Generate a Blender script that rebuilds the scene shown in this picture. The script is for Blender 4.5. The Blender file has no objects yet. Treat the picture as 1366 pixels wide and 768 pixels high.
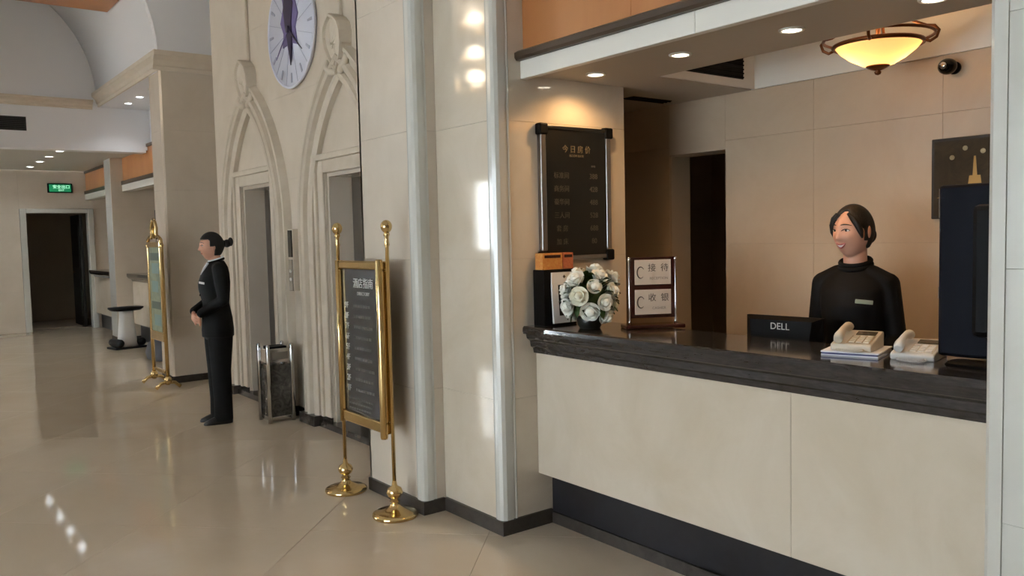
import bpy, bmesh, math, random
from mathutils import Vector, Matrix
from mathutils.bvhtree import BVHTree
random.seed(7)
S = bpy.context.scene
C = S.collection
PI = math.pi

# ------------------------------------------------------------------ camera
cd = bpy.data.cameras.new('camera'); cam = bpy.data.objects.new('camera', cd); C.objects.link(cam)
R = Matrix(((0.79450216, 0.05633964, -0.60464218), (-0.60684943, 0.03699434, -0.79395541), (-0.02236283, 0.99772605, 0.06358176)))
cam.matrix_world = Matrix.Translation((0, 0, 1.55)) @ R.to_4x4()
cd.sensor_width = 36.0; cd.lens = 36.0 * 1116.0 / 1366.0; cd.clip_start = 0.05; cd.clip_end = 200
S.camera = cam
# ------------------------------------------------------------------ world, exposure
S.view_settings.view_transform = 'Standard'; S.view_settings.look = 'None'
S.view_settings.gamma = 1.0; S.view_settings.use_curve_mapping = False
S.view_settings.exposure = 0.25
w = bpy.data.worlds.new('sky'); S.world = w; w.use_nodes = True
bg = w.node_tree.nodes['Background']; bg.inputs[0].default_value = (0.80, 0.88, 1.0, 1); bg.inputs[1].default_value = 2.2


def area(name, loc, direction, sx, sy, energy, color=(1, 1, 1), spread=None):
    d = bpy.data.lights.new(name, 'AREA'); d.shape = 'RECTANGLE'; d.size = sx; d.size_y = sy; d.energy = energy; d.color = color
    if spread: d.spread = spread
    o = bpy.data.objects.new(name, d); C.objects.link(o); o.location = loc
    o.rotation_euler = Vector(direction).to_track_quat('-Z', 'Y').to_euler()
    return o


# daylight entering through the window mirrored in the pilaster and the glass entrance (left wall x = -5)
DAY = (0.93, 0.97, 1.0)
WINS = [(12.2, 14.4, 1.2, 2.7), (8.0, 11.0, 2.8, 4.15), (4.4, 7.4, 2.8, 4.15)]  # first is mirrored in the pilaster; the two high ones are added for light
for a, b, z0, z1 in WINS[:1]:
    area('window_left_offscreen', (-5.15, (a + b) / 2, (z0 + z1) / 2), (1, 0, 0), b - a, z1 - z0, 1100, DAY)
area('entrance_left_offscreen', (-5.15, 1.6, 1.35), (1, 0, 0), 4.2, 2.5, 330, DAY)


# ------------------------------------------------------------------ materials
def srgb(r, g, b):
    f = lambda c: (c / 12.92 if c <= 0.04045 else ((c + 0.055) / 1.055) ** 2.4)
    return (f(r / 255), f(g / 255), f(b / 255), 1)


M = {}


def mat(name, col, rough=0.5, metal=0.0, var=None, scale=3.0, stretch=(1, 1, 1), emit=None, estr=0, bump=0, coat=0, spec=0.5, alpha=None, trans=0, distort=0.8):
    m = bpy.data.materials.new(name); m.use_nodes = True
    nt = m.node_tree; b = nt.nodes['Principled BSDF']
    c = srgb(*col)
    b.inputs['Base Color'].default_value = c; b.inputs['Roughness'].default_value = rough
    b.inputs['Metallic'].default_value = metal; b.inputs['Specular IOR Level'].default_value = spec
    b.inputs['Coat Weight'].default_value = coat; b.inputs['Coat Roughness'].default_value = 0.08
    b.inputs['Transmission Weight'].default_value = trans
    if var or bump:
        geo = nt.nodes.new('ShaderNodeNewGeometry'); mp = nt.nodes.new('ShaderNodeMapping'); mp.inputs['Scale'].default_value = stretch
        nt.links.new(geo.outputs['Position'], mp.inputs['Vector'])
        n = nt.nodes.new('ShaderNodeTexNoise'); n.inputs['Scale'].default_value = scale; n.inputs['Detail'].default_value = 6
        n.inputs['Roughness'].default_value = 0.6; n.inputs['Distortion'].default_value = distort
        nt.links.new(mp.outputs[0], n.inputs['Vector'])
        if var:
            r = nt.nodes.new('ShaderNodeValToRGB'); r.color_ramp.elements[0].position = 0.3; r.color_ramp.elements[1].position = 0.7
            r.color_ramp.elements[0].color = srgb(*var); r.color_ramp.elements[1].color = c
            nt.links.new(n.outputs['Fac'], r.inputs[0]); nt.links.new(r.outputs[0], b.inputs['Base Color'])
        if bump:
            bp = nt.nodes.new('ShaderNodeBump'); bp.inputs['Strength'].default_value = bump; bp.inputs['Distance'].default_value = 0.01
            nt.links.new(n.outputs['Fac'], bp.inputs['Height']); nt.links.new(bp.outputs[0], b.inputs['Normal'])
    if emit:
        b.inputs['Emission Color'].default_value = srgb(*emit); b.inputs['Emission Strength'].default_value = estr
    M[name] = m
    return m


mat('marble', (219, 207, 191), 0.10, var=(209, 196, 178), scale=1.6)
mat('marble_front', (219, 207, 189), 0.06, var=(206, 192, 170), scale=2.2)
mat('marble_pale', (212, 211, 203), 0.18, var=(203, 201, 192), scale=2.0, coat=0.4)
mat('marble_back', (203, 184, 160), 0.25, var=(189, 168, 143), scale=1.4)
mat('stone_matt', (221, 208, 190), 0.4, var=(211, 197, 177), scale=2.0)
mat('stone_carved', (217, 205, 187), 0.5, var=(206, 192, 171), scale=4)
mat('floor_tile', (214, 199, 178), 0.06, var=(205, 188, 164), scale=0.9)
mat('grout', (172, 158, 134), 0.7)
mat('grout_wall', (204, 189, 169), 0.7)
mat('base_stone', (74, 68, 64), 0.25, var=(58, 53, 50), scale=14)
mat('granite', (62, 59, 58), 0.14, var=(40, 38, 38), scale=26, stretch=(3, 0.6, 3), coat=0.4)
mat('toe_black', (36, 36, 42), 0.4, var=(28, 28, 32), scale=10)
mat('plaster', (238, 238, 240), 0.7)
mat('plaster_soffit', (190, 178, 160), 0.6)
mat('soffit_grey', (205, 200, 190), 0.6)
mat('white_board', (232, 228, 218), 0.35)
mat('orange_wood', (196, 136, 84), 0.35, var=(178, 114, 66), scale=2.0, stretch=(1, 1, 0.2))
mat('dark_bar', (70, 56, 42), 0.4)
mat('brass', (206, 178, 124), 0.15, 1.0)
mat('brass_dark', (140, 108, 52), 0.3, 1.0)
mat('bronze', (120, 74, 44), 0.35, 0.8)
mat('chrome', (205, 205, 205), 0.12, 1.0)
mat('steel', (150, 148, 145), 0.3, 1.0)
mat('black_plastic', (9, 9, 11), 0.55, spec=0.15)
mat('navy_plastic', (7, 9, 20), 0.55, spec=0.12)
mat('screen_black', (8, 9, 12), 0.1)
mat('black_marble', (40, 38, 36), 0.1, var=(96, 92, 86), scale=9, distort=3)
mat('sign_black', (34, 31, 32), 0.25)
mat('sign_text', (205, 200, 190), 0.5)
mat('sign_dim', (96, 92, 84), 0.5)
mat('board_text', (88, 82, 68), 0.5)
mat('board_title', (120, 106, 76), 0.5)
mat('board_black', (14, 16, 16), 0.3)
mat('sign2_panel', (150, 158, 132), 0.4, var=(110, 122, 100), scale=6)
mat('sign2_blue', (120, 150, 150), 0.4)
mat('sign2_dark', (60, 84, 76), 0.4)
mat('cream_print', (205, 192, 176), 0.5)
mat('print_dark', (70, 60, 54), 0.6)
mat('print_grey', (140, 128, 116), 0.6)
mat('mahogany', (54, 20, 18), 0.15, coat=0.5)
mat('white_card', (232, 230, 226), 0.5)
mat('orange_card', (206, 120, 56), 0.5, var=(222, 168, 90), scale=60)
mat('orange_card2', (190, 92, 60), 0.5, var=(206, 130, 84), scale=60)
mat('petal', (246, 247, 238), 0.6)
mat('petal_cream', (238, 237, 218), 0.6)
mat('leaf', (62, 92, 40), 0.5, var=(42, 70, 30), scale=30)
mat('pot_dark', (40, 40, 34), 0.4)
mat('phone_body', (214, 205, 188), 0.4)
mat('phone_key', (180, 160, 130), 0.5)
mat('phone_white', (226, 222, 216), 0.4)
mat('paper', (236, 238, 244), 0.6)
mat('paper_blue', (70, 76, 130), 0.5)
mat('lcd', (70, 66, 50), 0.25)
mat('dark_void', (10, 9, 10), 0.8)
mat('dark_room', (168, 152, 132), 0.7)
mat('door_dark', (26, 22, 20), 0.5)
mat('suit', (8, 9, 12), 0.75, spec=0.25)
mat('suit_trouser', (8, 8, 11), 0.75, spec=0.25)
mat('shoe', (10, 10, 11), 0.3)
mat('skin', (214, 160, 134), 0.5)
mat('hair', (14, 11, 11), 0.6, bump=0.3, scale=120, stretch=(1, 1, 0.2))
mat('lip', (176, 84, 80), 0.4)
mat('tooth', (240, 236, 228), 0.3)
mat('eye_white', (230, 226, 222), 0.3)
mat('iris', (24, 16, 12), 0.2)
mat('shirt', (226, 228, 234), 0.6)
mat('badge', (176, 184, 160), 0.3, 0.3)
mat('lamp_glass', (250, 232, 200), 0.4, emit=(255, 204, 130), estr=1.7)
mat('bulb', (255, 240, 220), 0.4, emit=(255, 240, 215), estr=14)
mat('bulb_cool', (250, 252, 255), 0.4, emit=(240, 248, 255), estr=14)
mat('candle', (255, 226, 180), 0.4, emit=(255, 214, 160), estr=18)
mat('crystal', (245, 238, 226), 0.05, trans=0.8)
mat('exit_green', (20, 110, 70), 0.4, emit=(30, 150, 95), estr=0.5)
mat('exit_white', (200, 255, 225), 0.4, emit=(190, 255, 220), estr=1.0)
mat('clock_face', (226, 228, 242), 0.3)
mat('clock_line', (184, 186, 204), 0.5)
mat('clock_hand', (38, 28, 58), 0.4)
mat('clock_mid', (120, 108, 156), 0.5)
mat('vent_dark', (50, 48, 48), 0.6)
mat('glass', (235, 242, 245), 0.03, trans=1.0)
mat('window_frame', (210, 206, 198), 0.4)
mat('picture_art', (70, 60, 44), 0.7, spec=0.2, var=(50, 44, 36), scale=14)
mat('picture_gold', (176, 142, 74), 0.4)
mat('picture_pale', (170, 160, 130), 0.5)
mat('picture_frame', (40, 34, 28), 0.4)
mat('pale_plastic', (214, 212, 208), 0.3)
mat('red_box', (186, 96, 92), 0.5)
mat('grey_bag', (76, 78, 84), 0.7)


_nt = M['lamp_glass'].node_tree; _b = _nt.nodes['Principled BSDF']; _b.inputs['Emission Strength'].default_value = 0.28
_t = _nt.nodes.new('ShaderNodeBsdfTranslucent'); _t.inputs[0].default_value = srgb(255, 214, 150); _x = _nt.nodes.new('ShaderNodeMixShader'); _x.inputs[0].default_value = 0.6
_nt.links.new(_b.outputs[0], _x.inputs[1]); _nt.links.new(_t.outputs[0], _x.inputs[2]); _nt.links.new(_x.outputs[0], _nt.nodes['Material Output'].inputs[0])


# ------------------------------------------------------------------ mesh builder
class MB:
    def __init__(s): s.v = []; s.f = []; s.sm = []

    def add(s, vs, fs, smooth=False):
        n = len(s.v); s.v += [tuple(p) for p in vs]; s.f += [tuple(i + n for i in f) for f in fs]; s.sm += [smooth] * len(fs); return s

    def box(s, x0, x1, y0, y1, z0, z1, mtx=None):
        vs = [Vector(p) for p in ((x0, y0, z0), (x1, y0, z0), (x1, y1, z0), (x0, y1, z0), (x0, y0, z1), (x1, y0, z1), (x1, y1, z1), (x0, y1, z1))]
        if mtx: vs = [mtx @ p for p in vs]
        return s.add(vs, [(0, 3, 2, 1), (4, 5, 6, 7), (0, 1, 5, 4), (1, 2, 6, 5), (2, 3, 7, 6), (3, 0, 4, 7)])

    def tube(s, path, rad, n=10, caps=True, smooth=True, closed=False):
        path = [Vector(p) for p in path]; k = len(path)
        rs = rad if isinstance(rad, (list, tuple)) else [rad] * k
        up = None; vs = []
        for i, p in enumerate(path):
            if closed: t = path[(i + 1) % k] - path[i - 1]
            else: t = path[min(i + 1, k - 1)] - path[max(i - 1, 0)]
            t.normalize()
            if up is None:
                a = Vector((0, 0, 1)) if abs(t.z) < 0.9 else Vector((1, 0, 0)); up = (a - a.dot(t) * t).normalized()
            else:
                up = (up - up.dot(t) * t).normalized()
            sd = t.cross(up)
            for j in range(n):
                q = 2 * PI * j / n; vs.append(p + (up * math.cos(q) + sd * math.sin(q)) * rs[i])
        fs = []
        for i in range(k if closed else k - 1):
            for j in range(n):
                a = i * n + j; b = i * n + (j + 1) % n; c2 = ((i + 1) % k) * n
                fs.append((a, b, c2 + (j + 1) % n, c2 + j))
        s.add(vs, fs, smooth)
        if caps and not closed:
            m = len(s.v) - len(vs)
            s.f += [tuple(m + j for j in reversed(range(n))), tuple(m + (k - 1) * n + j for j in range(n))]; s.sm += [False, False]
        return s

    def cap(s, a, b, r0, r1=None, n=12):
        # capsule with rounded ends
        r1 = r0 if r1 is None else r1
        a = Vector(a); b = Vector(b); d = (b - a).normalized()
        path = [a - d * r0 * 0.98, a - d * r0 * 0.8, a - d * r0 * 0.4, a, b, b + d * r1 * 0.4, b + d * r1 * 0.8, b + d * r1 * 0.98]
        return s.tube(path, [r0 * 0.2, r0 * 0.6, r0 * 0.917, r0, r1, r1 * 0.917, r1 * 0.6, r1 * 0.2], n)

    def chain(s, pts, rads, n=12):
        for i in range(len(pts) - 1): s.cap(pts[i], pts[i + 1], rads[i], rads[i + 1], n)
        return s

    def lathe(s, prof, c=(0, 0, 0), n=24, smooth=True, mtx=None, caps=True):
        vs = []; fs = []
        for r, z in prof:
            for j in range(n):
                q = 2 * PI * j / n; p = Vector((r * math.cos(q), r * math.sin(q), z))
                if mtx: p = mtx @ p
                vs.append(p + Vector(c))
        k = len(prof)
        for i in range(k - 1):
            for j in range(n):
                fs.append((i * n + j, i * n + (j + 1) % n, (i + 1) * n + (j + 1) % n, (i + 1) * n + j))
        if caps: fs.append(tuple(reversed(range(n)))); fs.append(tuple((k - 1) * n + j for j in range(n)))
        s.add(vs, fs, smooth); return s

    def ell(s, c, r, nu=16, nv=10, mtx=None):
        prof = [(max(math.sin(PI * i / nv), 0.02), -math.cos(PI * i / nv)) for i in range(nv + 1)]
        mm = Matrix.Diagonal((r[0], r[1], r[2], 1))
        if mtx: mm = mtx @ mm
        return s.lathe(prof, c, nu, True, mm)

    def prism(s, poly, axis, d0, d1):
        # poly in the other two axes in cyclic order: axis x -> (y,z); y -> (x,z); z -> (x,y)
        def pt(a, b, d): return (d, a, b) if axis == 'x' else ((a, d, b) if axis == 'y' else (a, b, d))
        n = len(poly); vs = [pt(a, b, d0) for a, b in poly] + [pt(a, b, d1) for a, b in poly]
        fs = [tuple(range(n)), tuple(range(2 * n - 1, n - 1, -1))] + [(i, n + i, n + (i + 1) % n, (i + 1) % n) for i in range(n)]
        return s.add(vs, fs)

    def loft(s, rings, n=24, smooth=True):
        # rings: (cx, cy, cz, rx, ry[, power])
        vs = []; fs = []
        for r in rings:
            pw = r[5] if len(r) > 5 else 2.0
            for j in range(n):
                q = 2 * PI * j / n; cq, sq = math.cos(q), math.sin(q)
                vs.append((r[0] + r[3] * math.copysign(abs(cq) ** (2 / pw), cq), r[1] + r[4] * math.copysign(abs(sq) ** (2 / pw), sq), r[2]))
        k = len(rings)
        for i in range(k - 1):
            for j in range(n):
                fs.append((i * n + j, i * n + (j + 1) % n, (i + 1) * n + (j + 1) % n, (i + 1) * n + j))
        fs.append(tuple(reversed(range(n)))); fs.append(tuple((k - 1) * n + j for j in range(n)))
        return s.add(vs, fs, smooth)

    def mesh(s, name, bevel=0, seg=2):
        me = bpy.data.meshes.new(name); me.from_pydata(s.v, [], s.f); me.update()
        bm = bmesh.new(); bm.from_mesh(me)
        for f, sm in zip(bm.faces, s.sm): f.smooth = sm
        bmesh.ops.recalc_face_normals(bm, faces=bm.faces)
        if bevel:
            es = [e for e in bm.edges if len(e.link_faces) == 2 and e.calc_face_angle(0) > 0.6]
            bmesh.ops.bevel(bm, geom=es, offset=bevel, segments=seg, profile=0.5, affect='EDGES', clamp_overlap=True)
        bm.to_mesh(me); bm.free(); return me

    def build(s, name, m, parent=None, bevel=0, seg=2):
        return link(name, s.mesh(name, bevel, seg), m, parent)


def link(name, me, m, parent=None):
    o = bpy.data.objects.new(name, me); C.objects.link(o)
    if m and not me.materials: me.materials.append(M[m] if isinstance(m, str) else m)
    if parent: o.parent = parent
    return o


def tag(o, label, cat, group=None):
    o['label'] = label; o['category'] = cat
    if group: o['group'] = group
    return o


def thing(name, label, cat, loc=(0, 0, 0), rotz=0, group=None):
    o = bpy.data.objects.new(name, None); C.objects.link(o); o.location = loc; o.rotation_euler = (0, 0, rotz); o.empty_display_size = 0.1
    return tag(o, label, cat, group)


def struct(name, o_or_mb, m=None):
    o = o_or_mb.build(name, m) if isinstance(o_or_mb, MB) else o_or_mb
    o['kind'] = 'structure'; return o


def sempty(name):
    o = bpy.data.objects.new(name, None); C.objects.link(o); o['kind'] = 'structure'; return o


def copy_tree(o, parent=None):
    c = o.copy(); C.objects.link(c); c.parent = parent
    for ch in list(o.children): copy_tree(ch, c)
    return c


def B(*a, mtx=None): return MB().box(*a, mtx=mtx)


def text(name, body, size, m, parent, mtx, align='CENTER', ext=0.0006):
    cu = bpy.data.curves.new(name, 'FONT'); cu.body = body; cu.size = size; cu.align_x = align; cu.align_y = 'CENTER'; cu.extrude = ext; cu.resolution_u = 3
    t = bpy.data.objects.new(name + '_tmp', cu); C.objects.link(t)
    bpy.context.view_layer.update()
    me = bpy.data.meshes.new_from_object(t.evaluated_get(bpy.context.evaluated_depsgraph_get()))
    bpy.data.objects.remove(t); me.transform(mtx); me.name = name; me.materials.clear()
    return link(name, me, m, parent)


def mods(mb, m, name, parent, voxel=None, smooth=0, solid=None, sub=0):
    me = mb.mesh(name) if isinstance(mb, MB) else mb
    t = bpy.data.objects.new('tmp', me); C.objects.link(t)
    if solid: q = t.modifiers.new('a', 'SOLIDIFY'); q.thickness = solid; q.offset = -1
    if sub: q = t.modifiers.new('s', 'SUBSURF'); q.levels = sub
    if voxel: q = t.modifiers.new('b', 'REMESH'); q.mode = 'VOXEL'; q.voxel_size = voxel; q.use_smooth_shade = True
    if smooth: q = t.modifiers.new('c', 'SMOOTH'); q.iterations = smooth; q.factor = 0.5
    bpy.context.view_layer.update()
    r = bpy.data.meshes.new_from_object(t.evaluated_get(bpy.context.evaluated_depsgraph_get()))
    bpy.data.objects.remove(t)
    for p in r.polygons: p.use_smooth = True
    r.name = name; r.materials.clear()
    return link(name, r, m, parent)


G = 0.0004   # half joint


def panel_x(par, X, ys, zs, m, t=0.02, skip=()):
    for i in range(len(ys) - 1):
        for j in range(len(zs) - 1):
            if (i, j) in skip: continue
            B(X, X + t, ys[i] + G, ys[i + 1] - G, zs[j] + G, zs[j + 1] - G).build('marble_panel', m, par, 0.0008, 1)


def panel_y(par, Y, xs, zs, m, t=0.02, skip=()):
    for i in range(len(xs) - 1):
        for j in range(len(zs) - 1):
            if (i, j) in skip: continue
            B(xs[i] + G, xs[i + 1] - G, Y, Y + t, zs[j] + G, zs[j + 1] - G).build('marble_panel', m, par, 0.0008, 1)


# ================================================================== SETTING
CEIL = 4.3
# ---- floor: polished tiles laid on the diagonal
fl = struct('floor', B(-5, 4.6, -5, 19.5, -0.12, -0.006), 'grout')
TS = 0.96


def clip(poly, ax, lim, sgn):
    out = []
    for i in range(len(poly)):
        a, b = poly[i - 1], poly[i]; da = (a[ax] - lim) * sgn; db = (b[ax] - lim) * sgn
        if (da < 0) != (db < 0):
            t = da / (da - db); out.append((a[0] + (b[0] - a[0]) * t, a[1] + (b[1] - a[1]) * t))
        if db >= 0: out.append(b)
    return out


u0 = -0.721; r2 = math.sqrt(0.5); shared = None
for i in range(-30, 30):
    for j in range(-30, 30):
        a, b = u0 + i * TS + 0.0013, 0.35 + j * TS + 0.0013; a1, b1 = a + TS - 0.0026, b + TS - 0.0026
        q = [((u + v) * r2, (v - u) * r2) for u, v in ((a, b), (a1, b), (a1, b1), (a, b1))]
        p = q
        for ax, lim, sg in ((0, -5, 1), (0, 4.5, -1), (1, -4, 1), (1, 17.6, -1)):
            p = clip(p, ax, lim, sg)
            if len(p) < 3: break
        if len(p) < 3: continue
        cx = sum(x for x, _ in q) / 4; cy = sum(y for _, y in q) / 4
        full = (p == q) or (len(p) == 4 and all(abs(p[k][0] - q[k - 0][0]) < 1e-9 for k in range(4)))
        if full:
            if shared is None: shared = MB().prism([(x - cx, y - cy) for x, y in q], 'z', -0.02, 0).mesh('tile')
            o = link('tile', shared, 'floor_tile', fl)
        else:
            o = MB().prism([(x - cx, y - cy) for x, y in p], 'z', -0.02, 0).build('tile', 'floor_tile', fl)
        o.location = (cx, cy, 0)

# ---- outer shell of the hall (left wall with the mirrored window, two added high windows and glass entrance, wall behind the camera)
lw = MB()
lw.box(-5.3, -5, -4.0, -0.5, 0, 5.3)
lw.box(-5.3, -5, -0.5, 3.7, 2.6, 5.3)
prev = 3.7
for a, b, z0, z1 in reversed(WINS):
    lw.box(-5.3, -5, prev, a, 0, 5.3); lw.box(-5.3, -5, a, b, 0, z0); lw.box(-5.3, -5, a, b, z1, 5.3); prev = b
lw.box(-5.3, -5, prev, 17.6, 0, 5.3)
struct('wall_left', lw, 'stone_matt')
for k, (a, b, z0, z1) in enumerate(reversed(WINS)):
    wn = sempty('window_%d' % (k + 1))  # the high pair is made up, out of view, to admit sky light
    f = MB()
    for y in (a, (a + b) / 2 - 0.03, b - 0.06): f.box(-5.08, -5.0, y, y + 0.06, z0, z1)
    for z in (z0, z1 - 0.06): f.box(-5.08, -5.0, a, b, z, z + 0.06)
    f.build('window_frame', 'window_frame', wn)
    for y0, y1 in ((a + 0.06, (a + b) / 2 - 0.03), ((a + b) / 2 + 0.03, b - 0.06)):
        B(-5.045, -5.039, y0, y1, z0 + 0.06, z1 - 0.06).build('pane', 'glass', wn)
en = sempty('door_entrance')
f = MB()
for y in (-0.5, 0.9, 2.23, 3.64): f.box(-5.08, -5.0, y, y + 0.06, 0, 2.6)
f.box(-5.08, -5.0, -0.5, 3.7, 2.54, 2.6)
f.build('door_frame', 'window_frame', en)
for y0, y1 in ((-0.44, 0.9), (0.96, 2.23), (2.29, 3.64)): B(-5.045, -5.035, y0, y1, 0.01, 2.54).build('pane', 'glass', en)
struct('wall_rear', B(-5, 4.6, -4.3, -4.0, 0, 5.3), 'stone_matt')
# ---- ceiling of the near hall, its wooden border, barrel vault beyond
struct('ceiling', B(-5, 4.6, -4, 10.1, CEIL, CEIL + 0.15), 'plaster')
struct('trim_1', B(-5, 2.345, 10.1, 10.8, CEIL - 0.04, CEIL + 0.12), 'orange_wood')
vs = []; fs = []; VR, VX, VZ = 1.59, 0.955, 3.55; NV = 40
for i in range(NV + 1):
    q = PI * i / NV
    for y in (9.56, 12.64):
        vs.append((VX + VR * math.cos(q), y, VZ + VR * math.sin(q)))
for i in range(NV): fs.append((2 * i, 2 * i + 1, 2 * i + 3, 2 * i + 2))
vb = MB().add(vs, fs, True)
vault = struct('ceiling_vault', mods(vb, 'plaster', 'ceiling_vault', None, solid=-0.06))
struct('ceiling_left', B(-5, VX - VR + 0.02, 10.1, 12.64, 3.5, 3.6), 'plaster')
struct('wall_sky_block_side', B(-5, VX - VR + 0.02, 10.02, 10.1, 3.5, CEIL), 'plaster')  # unseen closure, added to stop sky light leaking over the left ceiling
struct('wall_sky_block_end', B(VX - VR - 0.06, 2.56, 9.42, 9.5, CEIL + 0.15, 5.25), 'plaster')  # added out of view so no sky light enters the vault above the slab
# end wall above the far soffit (lunette) with crown moulding and air vent
ew = struct('wall_lunette', MB().box(-5, 2.58, 12.64, 12.84, 2.86, 5.3).box(2.58, 3.22, 12.64, 12.84, 2.86, 3.42), 'plaster')


def crown(par, axis, a, b, pos, z0, z1, name='crown_moulding', sgn=-1):
    h = z1 - z0
    prof = [(0, 0), (0.02, 0), (0.02, 0.2 * h), (0.035, 0.25 * h), (0.045, 0.5 * h), (0.08, 0.72 * h), (0.09, 0.75 * h), (0.09, h), (0, h)]
    return MB().prism([(pos + sgn * u, z0 + v) for u, v in prof], 'y' if axis == 'y' else 'x', a, b).build(name, 'stone_matt', par)


crown(ew, 'x', -5, 2.49, 12.64, 3.38, 3.5)
vt = thing('air_vent', 'dark rectangular air vent in the white beam face under the vault', 'air vent', (1.35, 12.64, 3.14))
fr = MB(); fr.box(-0.36, 0.34, -0.012, 0, -0.09, -0.075); fr.box(-0.36, 0.34, -0.012, 0, 0.075, 0.09); fr.box(-0.36, -0.345, -0.012, 0, -0.075, 0.075); fr.box(0.325, 0.34, -0.012, 0, -0.075, 0.075)
fr.build('vent_frame', 'vent_dark', vt); B(-0.345, 0.325, -0.004, 0, -0.075, 0.075).build('backing', 'dark_void', vt)
for k in range(6): B(-0.345, 0.325, -0.011, -0.004, -0.066 + k * 0.024, -0.058 + k * 0.024).build('slat', 'vent_dark', vt)
# far soffit and far wall with doorway
struct('ceiling_far', B(-5, 4.6, 12.84, 17.05, 2.88, 3.0), 'soffit_grey')
struct('ceiling_edge', B(-5, 3.15, 12.6, 12.84, 2.82, 2.86), 'plaster')
fw = struct('wall_far', MB().box(-5, 2.17, 17.07, 17.3, 0, 2.88).box(3.2, 4.6, 17.07, 17.3, 0, 2.88).box(2.17, 3.2, 17.07, 17.3, 2.12, 2.88), 'grout_wall')
panel_y(fw, 17.05, [-4.99, -3.6, -2.2, -0.8, 0.6, 2.09], [0.0, 0.72, 1.44, 2.12, 2.87], 'marble')
panel_y(fw, 17.05, [2.09, 3.28, 3.9], [2.2, 2.87], 'marble')
panel_y(fw, 17.05, [3.28, 3.9], [0.0, 0.72, 1.44, 2.2], 'marble')
d1 = sempty('door_1')
MB().box(2.09, 2.19, 17.0, 17.2, 0, 2.2).box(3.18, 3.28, 17.0, 17.2, 0, 2.2).box(2.19, 3.18, 17.0, 17.2, 2.12, 2.2).build('door_frame', 'marble_pale', d1, 0.01)
struct('wall_beyond', MB().box(1.3, 4.2, 19.3, 19.4, 0, 2.8).box(1.3, 1.4, 17.3, 19.3, 0, 2.8).box(4.1, 4.2, 17.3, 19.3, 0, 2.8).box(1.3, 4.2, 17.3, 19.4, 2.8, 2.9).box(1.3, 4.2, 17.6, 19.4, 0.0, 0.004), 'dark_room')
dl = thing('door_leaf', 'dark wooden door leaf standing open inside the far doorway', 'door', (3.14, 17.32, 0))
B(-0.05, 0, 0.0, 0.9, 0.01, 2.1).build('leaf', 'door_dark', dl, 0.004)
for z0, z1 in ((0.2, 0.95), (1.1, 1.95)): B(-0.06, -0.05, 0.12, 0.78, z0, z1).build('panel', 'door_dark', dl, 0.006)
MB().cap((-0.07, 0.8, 1.02), (-0.07, 0.7, 1.02), 0.012).build('handle', 'brass_dark', dl)

# ---- right side, elevator block
EX = 2.92
eb = MB()
EY = [4.6, 5.5, 6.285, 7.42, 8.2, 8.9]
OZ = 2.076
for i in range(5):
    if i in (1, 3): eb.box(EX + 0.02, 3.5, EY[i], EY[i + 1], OZ, CEIL + 0.1)
    else: eb.box(EX + 0.02, 3.5, EY[i], EY[i + 1], 0, CEIL + 0.1)
ebw = struct('wall_elevator', eb, 'grout_wall')
panel_x(ebw, EX, EY, [0.0, 0.70, 1.42, OZ, 2.80, 3.5, 4.29], 'stone_matt', skip=[(i, j) for i in (1, 3) for j in (0, 1, 2)])
panel_y(ebw, 8.9, [EX, 3.5], [0, 0.7, 1.42, OZ, 2.8, 3.5, 4.29], 'stone_matt', t=0.01)
bb = MB()
for i in (0, 2, 4): bb.box(EX - 0.014, EX, EY[i] if i else 4.6, EY[i + 1], 0, 0.085)
struct('baseboard_elevator', bb, 'base_stone')
for k, (a, b) in enumerate(((5.5, 6.285), (7.42, 8.2))):
    dn = sempty('door_%d' % (k + 2))
    # stone reveal, raised surround and sliding steel leaves
    MB().box(EX + 0.02, 3.14, b - 0.03, b, 0.0, OZ).box(EX + 0.02, 3.14, a, a + 0.03, 0.0, OZ).box(EX + 0.02, 3.14, a + 0.03, b - 0.03, OZ - 0.03, OZ).build('stone_reveal', 'marble', dn)
    m_ = (a + b) / 2
    for y0, y1 in ((a + 0.03, m_ - 0.002), (m_ + 0.002, b - 0.03)): B(3.14, 3.18, y0, y1, 0.01, OZ - 0.03).build('door_leaf', 'steel', dn, 0.002)
    B(3.12, 3.14, a + 0.03, a + 0.06, 0.0, OZ - 0.03).build('door_edge', 'dark_bar', dn)
    sr = MB()
    for y0, y1 in ((a - 0.12, a), (b, b + 0.12)):
        sr.box(EX - 0.022, EX, y0, y1, 0.085, OZ + 0.12)
    sr.box(EX - 0.022, EX, a, b, OZ, OZ + 0.12)
    sr.box(EX - 0.045, EX, a - 0.14, a - 0.1, 0.085, OZ + 0.14); sr.box(EX - 0.045, EX, b + 0.1, b + 0.14, 0.085, OZ + 0.14); sr.box(EX - 0.05, EX, a - 0.16, b + 0.16, OZ + 0.1, OZ + 0.15)
    sr.build('door_surround', 'stone_carved', dn, 0.008)
    B(EX + 0.03, 3.14, a + 0.03, b - 0.03, 0.0, 0.05).build('threshold', 'base_stone', dn)

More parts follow.
